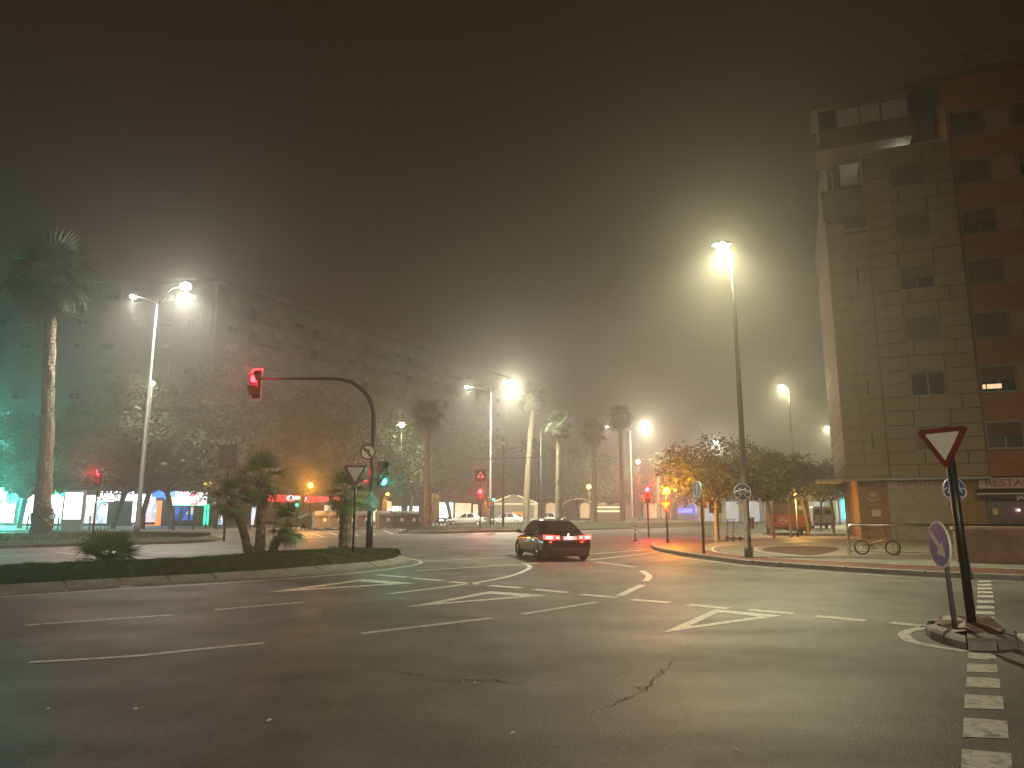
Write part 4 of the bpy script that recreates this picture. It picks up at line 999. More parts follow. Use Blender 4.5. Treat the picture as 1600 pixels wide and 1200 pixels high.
# bollards along the far pavement
bo = None
for px, lab in ((42, 0), (90, 0), (139, 0), (225, 0), (270, 0), (301, 0), (338, 0), (390, 0), (430, 0)):
    g = on_ground(px, 61.5, .12)
    if bo is None:
        bo = thing('bollard', 'thin dark bollard in the row along the far pavement edge', 'bollard', g, 0, 'bollards on the far pavement')
        MB().tube([(0, 0, -.02), (0, 0, 1.0), (0, 0, 1.02), (0, 0, 1.12), (0, 0, 1.16)], [.055, .055, .065, .065, .03], 8).build('shaft', M_dark, bo, True)
        MB().tube([(0, 0, -.01), (0, 0, .08)], .09, 8).build('foot', M_dark, bo)
    else:
        c = copy_tree(bo); c.location = g
g = on_ground(993, 41, 0); t = thing('flexible_bollard', 'short striped bollard in the avenue by the red signal', 'bollard', g, 0)
MB().tube([(0, 0, 0), (0, 0, .05), (0, 0, .06), (0, 0, .85)], [.14, .14, .06, .06], 10).build('shaft', mat('dull_green_plastic', (.06, .09, .06), .6, 0, .1, 5), t, True)
for z_ in (.45, .65): MB().tube([(0, 0, z_), (0, 0, z_ + .1)], .064, 10, False).build('reflector', M_white, t)
# advertising panel
g = on_ground(112, 58.5, .12)
t = thing('advertising_panel', 'freestanding backlit white advertising panel on the far pavement', 'advertising panel', g, R(-3))
MB().box((0, 0, .38), (1.62, .28, .78)).build('base', mat('grey_base', (.20, .22, .24), .6, 0, .1, 3), t)
MB().plate([(-.86, .78), (.86, .78), (.86, 3.1), (.78, 3.22), (-.78, 3.22), (-.86, 3.1)], -.15, .15).build('cabinet', mat('grey_base', (.2, .2, .2)), t)
MB().plate([(-.74, .9), (.74, .9), (.74, 3.05), (-.74, 3.05)], -.165, -.155).build('lit_face', emit('lit_poster', (.95, 1, 1), 3.2), t)
# green shop cross on a post at the pavement edge
q = P(2, 772, 61); g = on_ground(-6, 61, .12)
t = thing('cross_sign', 'green lit cross sign on a post at the far pavement, left of the tall palm', 'sign', g, 0)
MB().tube([(0, .1, -.02), (0, .1, q.z + .3)], .06, 8).build('post', M_dark, t, True)
a_ = .20; c_ = .55; cross = [(-a_, -c_), (a_, -c_), (a_, -a_), (c_, -a_), (c_, a_), (a_, a_), (a_, c_), (-a_, c_), (-a_, a_), (-c_, a_), (-c_, -a_), (-a_, -a_)]
MB().plate(cross, -.12, .0).build('lit_cross', EC, t, False, (q.x - g.x, 0, q.z - .12))
light('POINT', 4200, (.12, 1, .78), (q.x - g.x - .3, -.8, q.z - .12), t, .4)
# ================================================================ VEGETATION
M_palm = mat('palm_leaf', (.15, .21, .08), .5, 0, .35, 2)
M_palmd = mat('dry_palm_leaf', (.13, .105, .06), .75, 0, .35, 2)
M_trunk = mat('palm_trunk', (.17, .135, .095), .9, 0, .65, 9, .8, 14)
M_bark = mat('tree_bark', (.085, .070, .055), .9, 0, .35, 4, .5, 18)
M_barkp = mat('pale_bark', (.34, .29, .21), .8, 0, .3, 5, .4, 18)
M_leaf = mat('tree_leaf', (.042, .060, .026), .6, 0, .45, 1.2)
def frond_mesh(name, m, Lp, Lf, n, spread, droop, wd, seed, fold=.25):
    r = random.Random(seed); mb = MB()
    def pet(t): return Vector((0, Lp * t, -droop * .12 * Lp * t * t))
    mb.tube([pet(0), pet(.5), pet(1)], [.035, .02, .012], 4)
    tip = pet(1)
    for i in range(n):
        a = R(-spread + 2 * spread * i / (n - 1)) + r.uniform(-.04, .04)
        L = Lf * (.72 + .28 * math.cos(a * .8)) * r.uniform(.86, 1.06)
        d = Vector((math.sin(a), math.cos(a), 0)); side = Vector((math.cos(a), -math.sin(a), 0)); vs = []
        dr = droop * r.uniform(.7, 1.3)
        for t, wv in ((.02, .35), (.35, 1), (.65, .75), (.88, .35), (1, .05)):
            z = fold * L * t * abs(math.sin(a)) * (1 - t) - dr * L * t ** 2.4
            c = tip + d * (L * t * (1 - .25 * dr * t * t)) + Vector((0, 0, z)); q = side * wd * wv
            vs += [c - q, c + q]
        mb.add(vs, [(2 * k, 2 * k + 1, 2 * k + 3, 2 * k + 2) for k in range(4)])
    return mb.mesh(name, m)
FR = [frond_mesh('frond', M_palm, .50, .62, 19, 100, d_, .019, s_) for s_, d_ in ((1, .12), (2, .25), (3, .4))]
FD = [frond_mesh('frond', M_palmd, .5, .65, 16, 80, .7, .02, s_) for s_ in (5, 6)]
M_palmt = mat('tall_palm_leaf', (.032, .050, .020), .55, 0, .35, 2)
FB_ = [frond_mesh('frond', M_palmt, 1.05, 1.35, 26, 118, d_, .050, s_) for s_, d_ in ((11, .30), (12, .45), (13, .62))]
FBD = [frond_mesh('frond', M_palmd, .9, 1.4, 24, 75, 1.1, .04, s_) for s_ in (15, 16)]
def crown(parent, c, n, live, dead, emin, emax, k, r, ndead=0):
    for i in range(n + ndead):
        isd = i >= n
        az = i * 2.39996 + r.uniform(-.2, .2)
        el = R(r.uniform(-85, -50)) if isd else R(emax - (emax - emin) * ((i + .5) / n) ** .85 + r.uniform(-7, 7))
        me = (dead if isd else live)[r.randrange(len(dead if isd else live))]
        o = inst('frond', me, parent); s = k * r.uniform(.85, 1.1) * (.8 if isd else 1)
        o.matrix_basis = Matrix.Translation(c) @ Matrix.Rotation(az, 4, 'Z') @ Matrix.Rotation(el, 4, 'X') @ Matrix.Rotation(r.uniform(-.3, .3), 4, 'Y') @ Matrix.Diagonal((s, s, s, 1))
def trunk_mesh(pts, rads, r, stubs=0, n=12, stub_l=.06):
    pts = smooth_line3(pts, 8); m_ = len(pts); rr = []
    for i in range(m_):
        t = i / (m_ - 1) * (len(rads) - 1); j = min(int(t), len(rads) - 2); rr.append((rads[j] + (rads[j + 1] - rads[j]) * (t - j)) * (1 + (.06 if i % 2 else -.03)))
    mb = MB().tube(pts, rr, n)
    mb.v = [tuple(Vector(v) + Vector((r.uniform(-1, 1), r.uniform(-1, 1), r.uniform(-1, 1))) * .08 * rads[0]) for v in mb.v]
    for k in range(stubs):
        t = (k + .5) / stubs * (m_ - 1); j = min(int(t), m_ - 2); c = pts[j].lerp(pts[j + 1], t - j); R_ = rr[j]
        a = k * 2.39996; d = Vector((math.cos(a), math.sin(a), 0)); s_ = Vector((-math.sin(a), math.cos(a), 0)); b = c + d * R_ * .85
        w_ = stub_l * .6
        mb.add([b - s_ * w_ - Vector((0, 0, stub_l * .7)), b + s_ * w_ - Vector((0, 0, stub_l * .7)), b + s_ * w_ * .7 + d * stub_l * .7 + Vector((0, 0, stub_l * .7)), b - s_ * w_ * .7 + d * stub_l * .7 + Vector((0, 0, stub_l * .7)), b + Vector((0, 0, stub_l * .9))],
               [(0, 1, 2, 3), (3, 2, 4), (0, 3, 4), (1, 4, 2)])
    return mb
def smooth_line3(pts, k):
    out = []; pts = [Vector(p) for p in pts]
    for i in range(len(pts) - 1):
        a, b, c, d = pts[max(i - 1, 0)], pts[i], pts[i + 1], pts[min(i + 2, len(pts) - 1)]
        for j in range(k):
            t = j / k; out.append(.5 * (2 * b + (c - a) * t + (2 * a - 5 * b + 4 * c - d) * t * t + (3 * b - a - 3 * c + d) * t ** 3))
    out.append(pts[-1]); return out
# island palms
def small_palm(label, stems, base, cat='palm', group='palms on the near island', seed=1):
    r = random.Random(seed); t = thing('fan_palm', label, cat, base, 0, group); bz = base[2]
    for (b, tip, rad, crn) in stems:
        b = Vector(b) - Vector(base); tip = Vector(tip) - Vector(base)
        mid = b.lerp(tip, .5) + Vector((0, 0, -.05)) + Vector((-(tip.x - b.x) * .12, 0, 0))
        trunk_mesh([b - Vector((0, 0, .1)), mid, tip], [rad * 1.1, rad, rad * 1.05], r, int((tip - b).length * 75), 10, .05).build('trunk', M_trunk, t)
        crown(t, tip, int(crn[1]), FR, FD, -50, 85, crn[0], r, crn[2])
    return t
D = 22.9; gb = G(400, 881, .25)
def pp(x, y, d=D): v = P(x, y, d); return (v.x, v.y, v.z)
zb = .32
def bb(x, d=D): v = on_ground(x, d); return (v.x, d, zb)
small_palm('cluster fan palm with three leaning stems on the grass island', [(bb(389, 22.8), pp(363, 783, 22.3), .12, (.80, 15, 3)), (bb(405, 23.0), pp(409, 752, 23.2), .145, (1.12, 20, 3)), (bb(422, 22.8), pp(451, 822, 22.4), .12, (.86, 16, 3))], (bb(405)[0], D, zb), seed=3)
crown_t = None
D = 25; small_palm('single fan palm on the island beside the yield sign post', [(bb(538, 25), pp(541, 775, 25), .20, (1.0, 22, 3))], (bb(538, 25)[0], 25, zb), seed=4)
# seedlings at the foot of the palms and the big bushy one
def bush_palm(label, base, n, k, seed, emin=0, emax=80):
    r = random.Random(seed); t = thing('dwarf_palm', label, 'palm', base, 0)
    MB().tube([(0, 0, -.1), (0, 0, .15 * k)], [.12 * k, .08 * k], 7).build('stump', M_trunk, t)
    for j in range(n):
        a = r.uniform(0, 6.28); rr = r.uniform(0, .22) * k
        o = inst('frond', FR[r.randrange(2)], t); s = k * r.uniform(.55, .95)
        o.matrix_basis = Matrix.Translation((rr * math.cos(a), rr * math.sin(a), r.uniform(0, .2) * k)) @ Matrix.Rotation(a - math.pi / 2 + r.uniform(-.4, .4), 4, 'Z') @ Matrix.Rotation(R(r.uniform(emin, emax)), 4, 'X') @ Matrix.Rotation(r.uniform(-.5, .5), 4, 'Y') @ Matrix.Diagonal((s, s, s, 1))
g = G(163, 893); bush_palm('low bushy fan palm without a stem on the grass island', (g.x, g.y, .22), 44, 1.05, 9)
g = G(405, 880); bush_palm('small palm shoot at the foot of the three stemmed palm', (g.x + .05, g.y - .25, .28), 12, .45, 10)
g = G(523, 873); bush_palm('little palm shoot left of the single island palm', (g.x, g.y, .2), 8, .4, 11)
# tall palms
def tall_palm(label, base, h, rad, k, n, ndead, seed, lean=0, skirt=False, boot=0):
    r = random.Random(seed); t = thing('fan_palm', label, 'palm', base, 0, 'tall palms along the avenue')
    pts = [(0, 0, -.2), (lean * .15, 0, h * .3), (lean * .55, 0, h * .65), (lean, 0, h)]
    trunk_mesh(pts, [rad * 1.25, rad, rad * .85, rad * .8], r, boot, 12, .13).build('trunk', M_trunk, t)
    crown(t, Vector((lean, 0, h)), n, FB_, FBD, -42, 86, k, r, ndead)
    if skirt:
        for j in range(26):
            a = r.uniform(0, 6.28); o = inst('dead_frond', FBD[j % 2], t); s = r.uniform(.45, .7)
            o.matrix_basis = Matrix.Translation((math.cos(a) * rad * .8, math.sin(a) * rad * .8, r.uniform(1.0, 2.6))) @ Matrix.Rotation(a - math.pi / 2, 4, 'Z') @ Matrix.Rotation(R(r.uniform(-80, -45)), 4, 'X') @ Matrix.Diagonal((s, s, s, 1))
    return t
D = 47; g = on_ground(62, D, .2); tp = P(80, 436, D)
tall_palm('very tall fan palm with a dead leaf skirt at its foot on the median', g, tp.z - .2, .42, 1.5, 38, 40, 21, tp.x - g.x, True, 520)
for lab, px, cx, cy_, D, k, n_, sd, b_ in (('fan palm right of the pale lantern on the avenue', 668, 668, 648, 66, .85, 28, 22, 60), ('tall palm lit by the double street lamp', 822, 833, 622, 86, 1.05, 30, 23, 90),
        ('dark palm right of the lit tall palm', 873, 874, 664, 80, .92, 28, 24, 60), ('palm with a heavy round crown in the middle of the avenue', 929, 928, 676, 98, 1.05, 28, 25, 60),
        ('palm left of the far double lamp', 973, 969, 652, 104, 1.05, 28, 26, 60), ('far palm just left of the amber signal', 1030, 1029, 722, 122, .95, 36, 27, 40)):
    g = on_ground(px, D, .2); tp = P(cx, cy_, D); tall_palm(lab, g, tp.z - .2, .34, k, n_, 16, sd, tp.x - g.x, False, b_)

# broadleaf trees
def leaf_cloud(blobs, count, size, r, name='crown', m=M_leaf):
    vs = []; fs = []
    wts = [b[1][0] * b[1][1] * b[1][2] for b in blobs]; tot = sum(wts)
    for b, w_ in zip(blobs, wts):
        c, rad = b
        ncl = max(3, int(count * w_ / tot / 9))
        for q in range(ncl):                         # twig-sized clumps toward the shell of each lobe
            d = Vector((r.gauss(0, 1), r.gauss(0, 1), r.gauss(0, 1))).normalized(); u = r.random() ** .38
            pc = Vector(c) + Vector((d.x * rad[0], d.y * rad[1], d.z * rad[2])) * u
            for k in range(9):
                p = pc + Vector((r.gauss(0, 1), r.gauss(0, 1), r.gauss(0, .8))) * size * 1.7
                a = Vector((r.gauss(0, 1), r.gauss(0, 1), r.gauss(0, .7))).normalized(); b2 = a.cross(Vector((r.gauss(0, 1), r.gauss(0, 1), r.gauss(0, 1)))).normalized()
                s = size * r.uniform(.7, 1.3); o = len(vs)
                vs += [tuple(p - a * s), tuple(p + b2 * s * .45), tuple(p + a * s), tuple(p - b2 * s * .45)]; fs.append((o, o + 1, o + 2, o + 3))
    me = bpy.data.meshes.new(name); me.from_pydata(vs, [], fs); me.materials.append(m); return me
def tree_parts(h, cw, trunk_h, r, count, size, rad, nlimb=6, lean=(0, 0), bark=M_bark, cz=.62):
    tr = MB(); top = Vector((lean[0], lean[1], trunk_h))
    tr.tube(smooth_line3([(0, 0, -.1), (lean[0] * .35, lean[1] * .35, trunk_h * .5), top], 4), [rad * 1.25] + [rad] * 7 + [rad * .8], 8)
    blobs = []
    for i in range(nlimb):
        a = i * 2.4 + r.uniform(-.4, .4); rr = cw * r.uniform(.25, .40); z = trunk_h + (h - trunk_h) * r.uniform(.15, .70)
        e = Vector((lean[0] + math.cos(a) * rr, lean[1] + math.sin(a) * rr, z)); mid = top.lerp(e, .5) + Vector((0, 0, -.1 * (z - trunk_h)))
        tr.tube([top - Vector((0, 0, .15)), mid, e], [rad * .6, rad * .4, rad * .12], 6)
        s = cw * r.uniform(.19, .28); blobs.append((e, (s, s, s * r.uniform(.6, .85))))
    for i in range(nlimb + 6):
        a = r.uniform(0, 6.28); rr = cw * r.uniform(.05, .36); s = cw * r.uniform(.16, .25)
        blobs.append(((lean[0] + math.cos(a) * rr, lean[1] + math.sin(a) * rr, trunk_h + (h - trunk_h) * r.uniform(.16, .86)), (s, s, s * .75)))
    return tr.mesh('trunk', bark, True), leaf_cloud(blobs, count, size, r)
variants = [tree_parts(13.5, 10, 3.3, random.Random(40 + i), 22000, .19, .24, 7, ((-.5, 0), (.6, .2), (.9, 0))[i]) for i in range(3)]
row = [(30, 68, .88), (120, 70, .98), (176, 65, .95), (219, 66, 1.05), (268, 64, 1.0), (335, 67, 1.08), (400, 71, 1.12), (465, 75, 1.15), (525, 80, 1.15), (590, 84, 1.1), (640, 92, 1.1), (705, 98, 1.08), (750, 108, 1.05), (800, 112, 1.0), (850, 122, 1.0), (905, 126, .95), (955, 132, .95), (1000, 140, .9), (1045, 136, .8), (1085, 146, .8)]
where = ['right behind the tall palm', 'behind the red signal on the median', 'with its trunk before the grey shop wall', 'lit from above by the greenish lantern', 'with a forked trunk before the blue shop sign', 'above the amber lantern', 'behind the grey sign back', 'above the three stemmed palm',
         'above the red shop sign', 'behind the curved mast', 'above the bins', 'behind the fan palm', 'above the red signal with the panel', 'behind the crossarm pole', 'behind the tall lit palm', 'behind the heavy crowned palm', 'between two far palms', 'under the far double lamp', 'behind the amber signal', 'at the edge of the plaza trees']
for i, ((px, D, k), wh) in enumerate(zip(row, where)):
    g = on_ground(px, D, .1); t = thing('street_tree', 'tall dark leafy street tree ' + wh, 'tree', g, rnd.uniform(0, 6.28), 'trees along the avenue')
    me = variants[i % 3]; a = inst('trunk', me[0], t); b = inst('crown', me[1], t)
    for o in (a, b): o.scale = (k, k, k * rnd.uniform(.92, 1.05))
# small plaza trees with pale trunks
M_leaf2 = mat('plaza_leaf', (.060, .070, .030), .55, 0, .4, 2)
for i, (px, D, h, cw, th, lx, lab, cnt) in enumerate(((1119, 36.5, 5.0, 5.4, 2.15, .1, 'wide bushy plaza tree left of the steel lamp, with a thin pale trunk', 9000), (1172, 35.5, 5.1, 4.2, 2.1, -.25, 'dense plaza tree just right of the steel lamp', 7000), (1210, 41, 4.9, 4.2, 2.2, -.3, 'plaza tree with a yellow lit trunk before the red truck', 6500), (1236, 43, 4.8, 3.8, 2.2, .0, 'plaza tree with a dark straight trunk before the red truck', 5000),
        (1264, 47, 5.0, 4.4, 2.3, -.35, 'plaza tree with a leaning yellow lit trunk beside the lantern', 6000), (1283, 60, 5.6, 5.0, 2.4, .2, 'plaza tree in front of the white van', 5000), (1303, 52, 5.3, 4.2, 2.4, 0, 'plaza tree next to the corner of the apartment tower', 5000))):
    r = random.Random(60 + i); g = on_ground(px, D, KZ)
    t = thing('plaza_tree', lab, 'tree', g, 0, 'small trees on the plaza')
    tm, cm = tree_parts(h, cw, th, r, cnt, .085, .085, 7, (lx, 0), M_barkp, .6); cm.materials[0] = M_leaf2
    inst('trunk', tm, t); inst('crown', cm, t)
# ================================================================ VEHICLES AND SMALL THINGS
def car_body(m, kind='sedan'):
    # stations along y (rear to front): (y, half width, sill z, belt z, top z)
    if kind == 'sedan':
        st = [(-2.30, .62, .36, .60, .66), (-2.24, .78, .30, .80, .92), (-2.05, .87, .24, .86, .99), (-1.55, .905, .20, .88, 1.0), (-1.0, .905, .19, .88, .97), (0, .91, .19, .86, .94), (.9, .905, .19, .84, .94), (1.3, .90, .19, .80, .90), (1.8, .86, .20, .74, .83), (2.12, .76, .24, .66, .73), (2.28, .58, .34, .54, .58)]
    mb = MB(); N = 9
    for (y, hw, zs, zb, zt) in st:
        prof = [(hw * .80, zs), (hw * .96, zs + .05), (hw, zs + (zb - zs) * .45), (hw * .985, zs + (zb - zs) * .78), (hw * .95, zb), (hw * .80, zt - .015), (hw * .45, zt), (0, zt + .008)]
        ring = [(-x, y, z) for x, z in prof[:-1]] + [(0, y, prof[-1][1])] + [(x, y, z) for x, z in reversed(prof[:-1])]
        mb.v += ring
    k = 15
    for i in range(len(st) - 1):
        for j in range(k - 1): mb.f.append([i * k + j, i * k + j + 1, (i + 1) * k + j + 1, (i + 1) * k + j]); mb.m.append(0)
        mb.f.append([i * k + k - 1, i * k, (i + 1) * k, (i + 1) * k + k - 1]); mb.m.append(0)
    mb.f.append(list(range(k))[::-1]); mb.m.append(0); mb.f.append(list(range((len(st) - 1) * k, len(st) * k))); mb.m.append(0)
    me = mb.mesh('body', m, True)
    bm = bmesh.new(); bm.from_mesh(me); bmesh.ops.recalc_face_normals(bm, faces=bm.faces); bm.to_mesh(me); bm.free()
    return me
def cut_arches(me, wheels, rad, m):
    o = inst('body', me); sub = o.modifiers.new('s', 'SUBSURF'); sub.levels = sub.render_levels = 2
    cs = []
    for (x, y, z) in wheels:
        c = MB().tube([(x - .30, y, z), (x + .30, y, z)], rad, 24).build('cut', m); cs.append(c)
        b = o.modifiers.new('b', 'BOOLEAN'); b.object = c; b.operation = 'DIFFERENCE'; b.solver = 'EXACT'
    bpy.context.view_layer.update()
    out = bpy.data.meshes.new_from_object(o.evaluated_get(bpy.context.evaluated_depsgraph_get()))
    for c in cs: bpy.data.objects.remove(c)
    bpy.data.objects.remove(o); out.shade_smooth(); return out
M_tail = emit('lit_tail_lamp', (1, .04, .03), 6, False); M_tailhot = emit('tail_lamp_core', (1, .42, .28), 9, False); M_taild = mat('dark_tail_lamp', (.15, .008, .008), .2, 0, 0, coat=.5)
M_plate = mat('number_plate', (.70, .72, .74), .4, 0, .05, 10); M_rim = mat('alloy_rim', (.50, .50, .50), .3, .8, .05, 5)
def wheel_parts(R_=.325, wd=.22):
    ty = MB().torus((0, 0, 0), R_ - .06, .075, 28, 8); ty.v = [(x, y * wd / .15, z) for x, y, z in ty.v]
    rim = MB().torus((0, -.02, 0), R_ - .115, .018, 28, 5); rim.tube([(0, -.09, 0), (0, .02, 0)], .055, 10)
    for i in range(5):
        for da in (-.16, .16):
            a = 2 * math.pi * i / 5 + da; b_ = 2 * math.pi * i / 5 + da * .35
            rim.tube([(.045 * math.cos(b_), -.085, .045 * math.sin(b_)), ((R_ - .11) * math.cos(a), -.055, (R_ - .11) * math.sin(a))], [.020, .015], 5)
    back = MB().plate(circ(R_ - .12, 20), .02, .04)
    return ty.mesh('tyre', M_rub, True), rim.mesh('rim', M_rim), back.mesh('brake_disc', M_black)
WP = wheel_parts()
def add_wheels(t, pos):
    for (x, y, z) in pos:
        w_ = thing('wheel', '', ''); del w_['label'], w_['category']; w_.parent = t; w_.location = (x, y, z); w_.rotation_euler.z = R(-90) if x < 0 else R(90)
        inst('tyre', WP[0], w_); inst('rim', WP[1], w_); inst('brake_disc', WP[2], w_)
def make_car(label, base, rz, m, lit=False, group=None, scale=1):
    t = thing('sedan' if lit else 'parked_car', label, 'car', base, rz, group)
    wh = [(-.80, -1.36, .325), (.80, -1.36, .325), (-.80, 1.42, .325), (.80, 1.42, .325)]
    key = 'carbody_' + m.name
    if key not in MATS: MATS[key] = cut_arches(car_body(m), [(-.90, -1.36, .325), (.90, -1.36, .325), (-.90, 1.42, .325), (.90, 1.42, .325)], .375, m)
    inst('body', MATS[key], t)
    # greenhouse: lower and upper outlines, glass set into each side
    lo = [(-.66, -1.72, .96), (-.83, -1.15, .93), (-.86, -.1, .91), (-.83, .85, .91), (-.62, 1.12, .90)]
    hi = [(-.47, -1.10, 1.35), (-.56, -.75, 1.405), (-.60, -.1, 1.425), (-.60, .20, 1.42), (-.53, .38, 1.39)]
    full_lo = lo + [(-x, y, z) for x, y, z in reversed(lo)]; full_hi = hi + [(-x, y, z) for x, y, z in reversed(hi)]
    mid = [((a[0] * .45 + b[0] * .55) - (.025 if a[0] < 0 else -.025), a[1] * .45 + b[1] * .55, a[2] * .45 + b[2] * .55 + .01) for a, b in zip(full_lo, full_hi)]
    n = 10; gh = MB(); gh.add(full_lo + mid + full_hi, [(i, n + i, n + (i + 1) % n, (i + 1) % n) for i in range(n)] + [(n + i, 2 * n + i, 2 * n + (i + 1) % n, n + (i + 1) % n) for i in range(n)])
    ring = full_hi; c0 = [(x * .72, y * .86 - .03, z + .04) for x, y, z in ring]
    gh.add(ring + c0, [(i, n + i, n + (i + 1) % n, (i + 1) % n) for i in range(n)] + [tuple(range(n, 2 * n))[::-1]])
    me = gh.mesh('roof', m, True)
    bm = bmesh.new(); bm.from_mesh(me); bmesh.ops.remove_doubles(bm, verts=bm.verts, dist=.001); bmesh.ops.recalc_face_normals(bm, faces=bm.faces); bm.to_mesh(me); bm.free()
    inst('roof', me, t)
    def pane(name, a, b, c, d, k=.10, kk=None, off=.012):   # a,b low; c,d high (same order), shrunk and set proud
        a, b, c, d = map(Vector, (a, b, c, d)); kk = kk or k
        q = [a.lerp(b, k).lerp(d.lerp(c, k), kk), b.lerp(a, k).lerp(c.lerp(d, k), kk), c.lerp(d, k).lerp(b.lerp(a, k), kk * .6), d.lerp(c, k).lerp(a.lerp(b, k), kk * .6)]
        nrm = (q[1] - q[0]).cross(q[3] - q[0]).normalized(); ctr = (q[0] + q[1] + q[2] + q[3]) / 4
        if nrm.dot(ctr - Vector((0, -.1, 1.0))) < 0: nrm = -nrm
        # follow the bulge of the side
        ml = (q[0] + q[3]) / 2 + nrm * .03; mr = (q[1] + q[2]) / 2 + nrm * .03
        vs = [q[0], q[1], mr, ml, q[2], q[3]]; vs = [v + nrm * off for v in vs]
        MB().add(vs, [(0, 1, 2, 3), (3, 2, 4, 5)]).build(name, M_glassd, t, True)
    for s in (-1, 1):
        f_ = lambda p: (p[0] * -s, p[1], p[2])
        pane('side_window', f_(lo[1]), f_(lo[2]), f_(hi[2]), f_(hi[1]), .06, .08); pane('side_window', f_(lo[2]), f_(lo[3]), f_(hi[3]), f_(hi[2]), .05, .08)
    pane('rear_window', (-.64, -1.74, .98), (.64, -1.74, .98), (.47, -1.10, 1.35), (-.47, -1.10, 1.35), .05, .10, .02)
    pane('windscreen', (-.62, 1.13, .91), (.62, 1.13, .91), (.53, .38, 1.39), (-.53, .38, 1.39), .04, .05, .02)
    add_wheels(t, wh)
    for s in (-1, 1):
        mr = MB().sphere((s * 1.0, .72, .99), .10, 10, 8, (1.0, .7, .75)).tube([(s * .86, .74, .92), (s * .97, .73, .96)], .03, 5); mr.build('mirror', m, t, True)
        # tail lamp: outer and inner clusters wrapped round the corner
        for nm, xa, xb, ya, yb, za, zb in (('tail_lamp', .50, .84, -2.325, -2.17, .74, .92), ('inner_tail_lamp', .33, .485, -2.345, -2.328, .75, .90)):
            o = MB().add([(s * xa, ya, za), (s * xb, yb, za + .03), (s * xb, yb, zb), (s * xa, ya, zb), (s * xa, ya + .06, za), (s * xb, yb + .06, za + .03), (s * xb, yb + .06, zb), (s * xa, ya + .06, zb)],
                         [(0, 1, 2, 3), (4, 7, 6, 5), (0, 4, 5, 1), (3, 2, 6, 7), (1, 5, 6, 2), (0, 3, 7, 4)]).build(nm, M_tail if lit else M_taild, t)
            if lit:
                x0, x1 = xa + (xb - xa) * .2, xa + (xb - xa) * .8; y0 = ya + (yb - ya) * .2 - .008; y1 = ya + (yb - ya) * .8 - .008
                MB().add([(s * x0, y0, za + .05), (s * x1, y1, za + .055), (s * x1, y1, zb - .035), (s * x0, y0, zb - .045)], [(0, 1, 2, 3)]).build('lamp_core', M_tailhot, o)
        if lit:
            light('POINT', 20, (1, .04, .03), (s * .66, -2.75, .80), t, .08)
            light('SPOT', 260, (.95, .97, 1), (s * .62, 2.36, .62), t, .06, 75, .7, (R(80), 0, 0))
        MB().add([(s * .48, 2.16, .60), (s * .76, 2.0, .62), (s * .78, 1.94, .72), (s * .50, 2.10, .72)], [(0, 1, 2, 3)]).build('headlight', M_chrome, t)
        MB().tube([(s * .45, -2.28, .27), (s * .45, -2.10, .27)], .035, 8).build('exhaust_pipe', M_chrome, t)
        MB().box((s * .915, .15, .74), (.02, .2, .03)).box((s * .915, -.85, .76), (.02, .2, .03)).build('door_handle', m, t)
    MB().box((0, -2.335, .81), (.54, .025, .125)).build('number_plate', M_plate, t); MB().box((-.245, -2.35, .81), (.05, .012, .12)).build('plate_band', M_blue, t)
    MB().box((0, -2.325, .70), (.62, .03, .018)).build('trim_strip', M_chrome, t); MB().box((0, -2.335, .44), (1.15, .03, .022)).build('bumper_strip', M_chrome, t)
    MB().box((0, -2.26, .33), (1.2, .10, .16)).build('diffuser', M_black, t)
    MB().box((0, 0, .24), (1.55, 4.2, .12)).build('underbody', M_black, t)
    MB().plate(circ(.038, 14), -2.295, -2.285).build('emblem', M_chrome, t, False, (0, .0, .93))
    fin = MB().add([(-.02, -.95, 1.44), (.02, -.95, 1.44), (0, -.80, 1.44), (0, -1.0, 1.52)], [(0, 1, 3), (1, 2, 3), (2, 0, 3)]); fin.build('roof_aerial', M_black, t)
    if lit: light('POINT', 2.5, (1, 1, 1), (0, -2.46, .93), t, .05)
    if scale != 1: t.scale = (scale,) * 3
    return t
M_carp = mat('dark_car_paint', (.008, .008, .011), .15, .4, .05, 3, coat=.8)
cg = G(872, 877); make_car('dark sedan driving away with glowing red tail lamps', (cg.x - .16, cg.y + 1.9, 0), R(13), M_carp, True).scale = (.98, .98, .93)
M_carw = mat('white_car_paint', (.55, .55, .54), .3, .1, .05, 3, coat=.6); M_cark = mat('black_car_paint', (.015, .015, .016), .25, .4, .05, 3, coat=.7)
g = on_ground(640, 72, .02); make_car('black car parked beside the waste bins', (g.x, g.y, 0), R(64), M_cark, False, 'parked cars')
g = on_ground(793, 88, .02); make_car('white car parked left of the lit tall palm', (g.x, g.y, .02), R(75), M_carw, False, 'parked cars')
g = on_ground(857, 93, .02); make_car('white car parked right of the lit tall palm', (g.x, g.y, .02), R(72), M_carw, False, 'parked cars')
g = on_ground(730, 84, .02); make_car('white car half hidden behind the median grass', (g.x, g.y, .02), R(80), M_carw, False, 'parked cars')
g = on_ground(1246, 60, KZ); make_car('dark car parked right of the red truck', (g.x, g.y, KZ), R(-20), M_cark, False, 'parked cars')
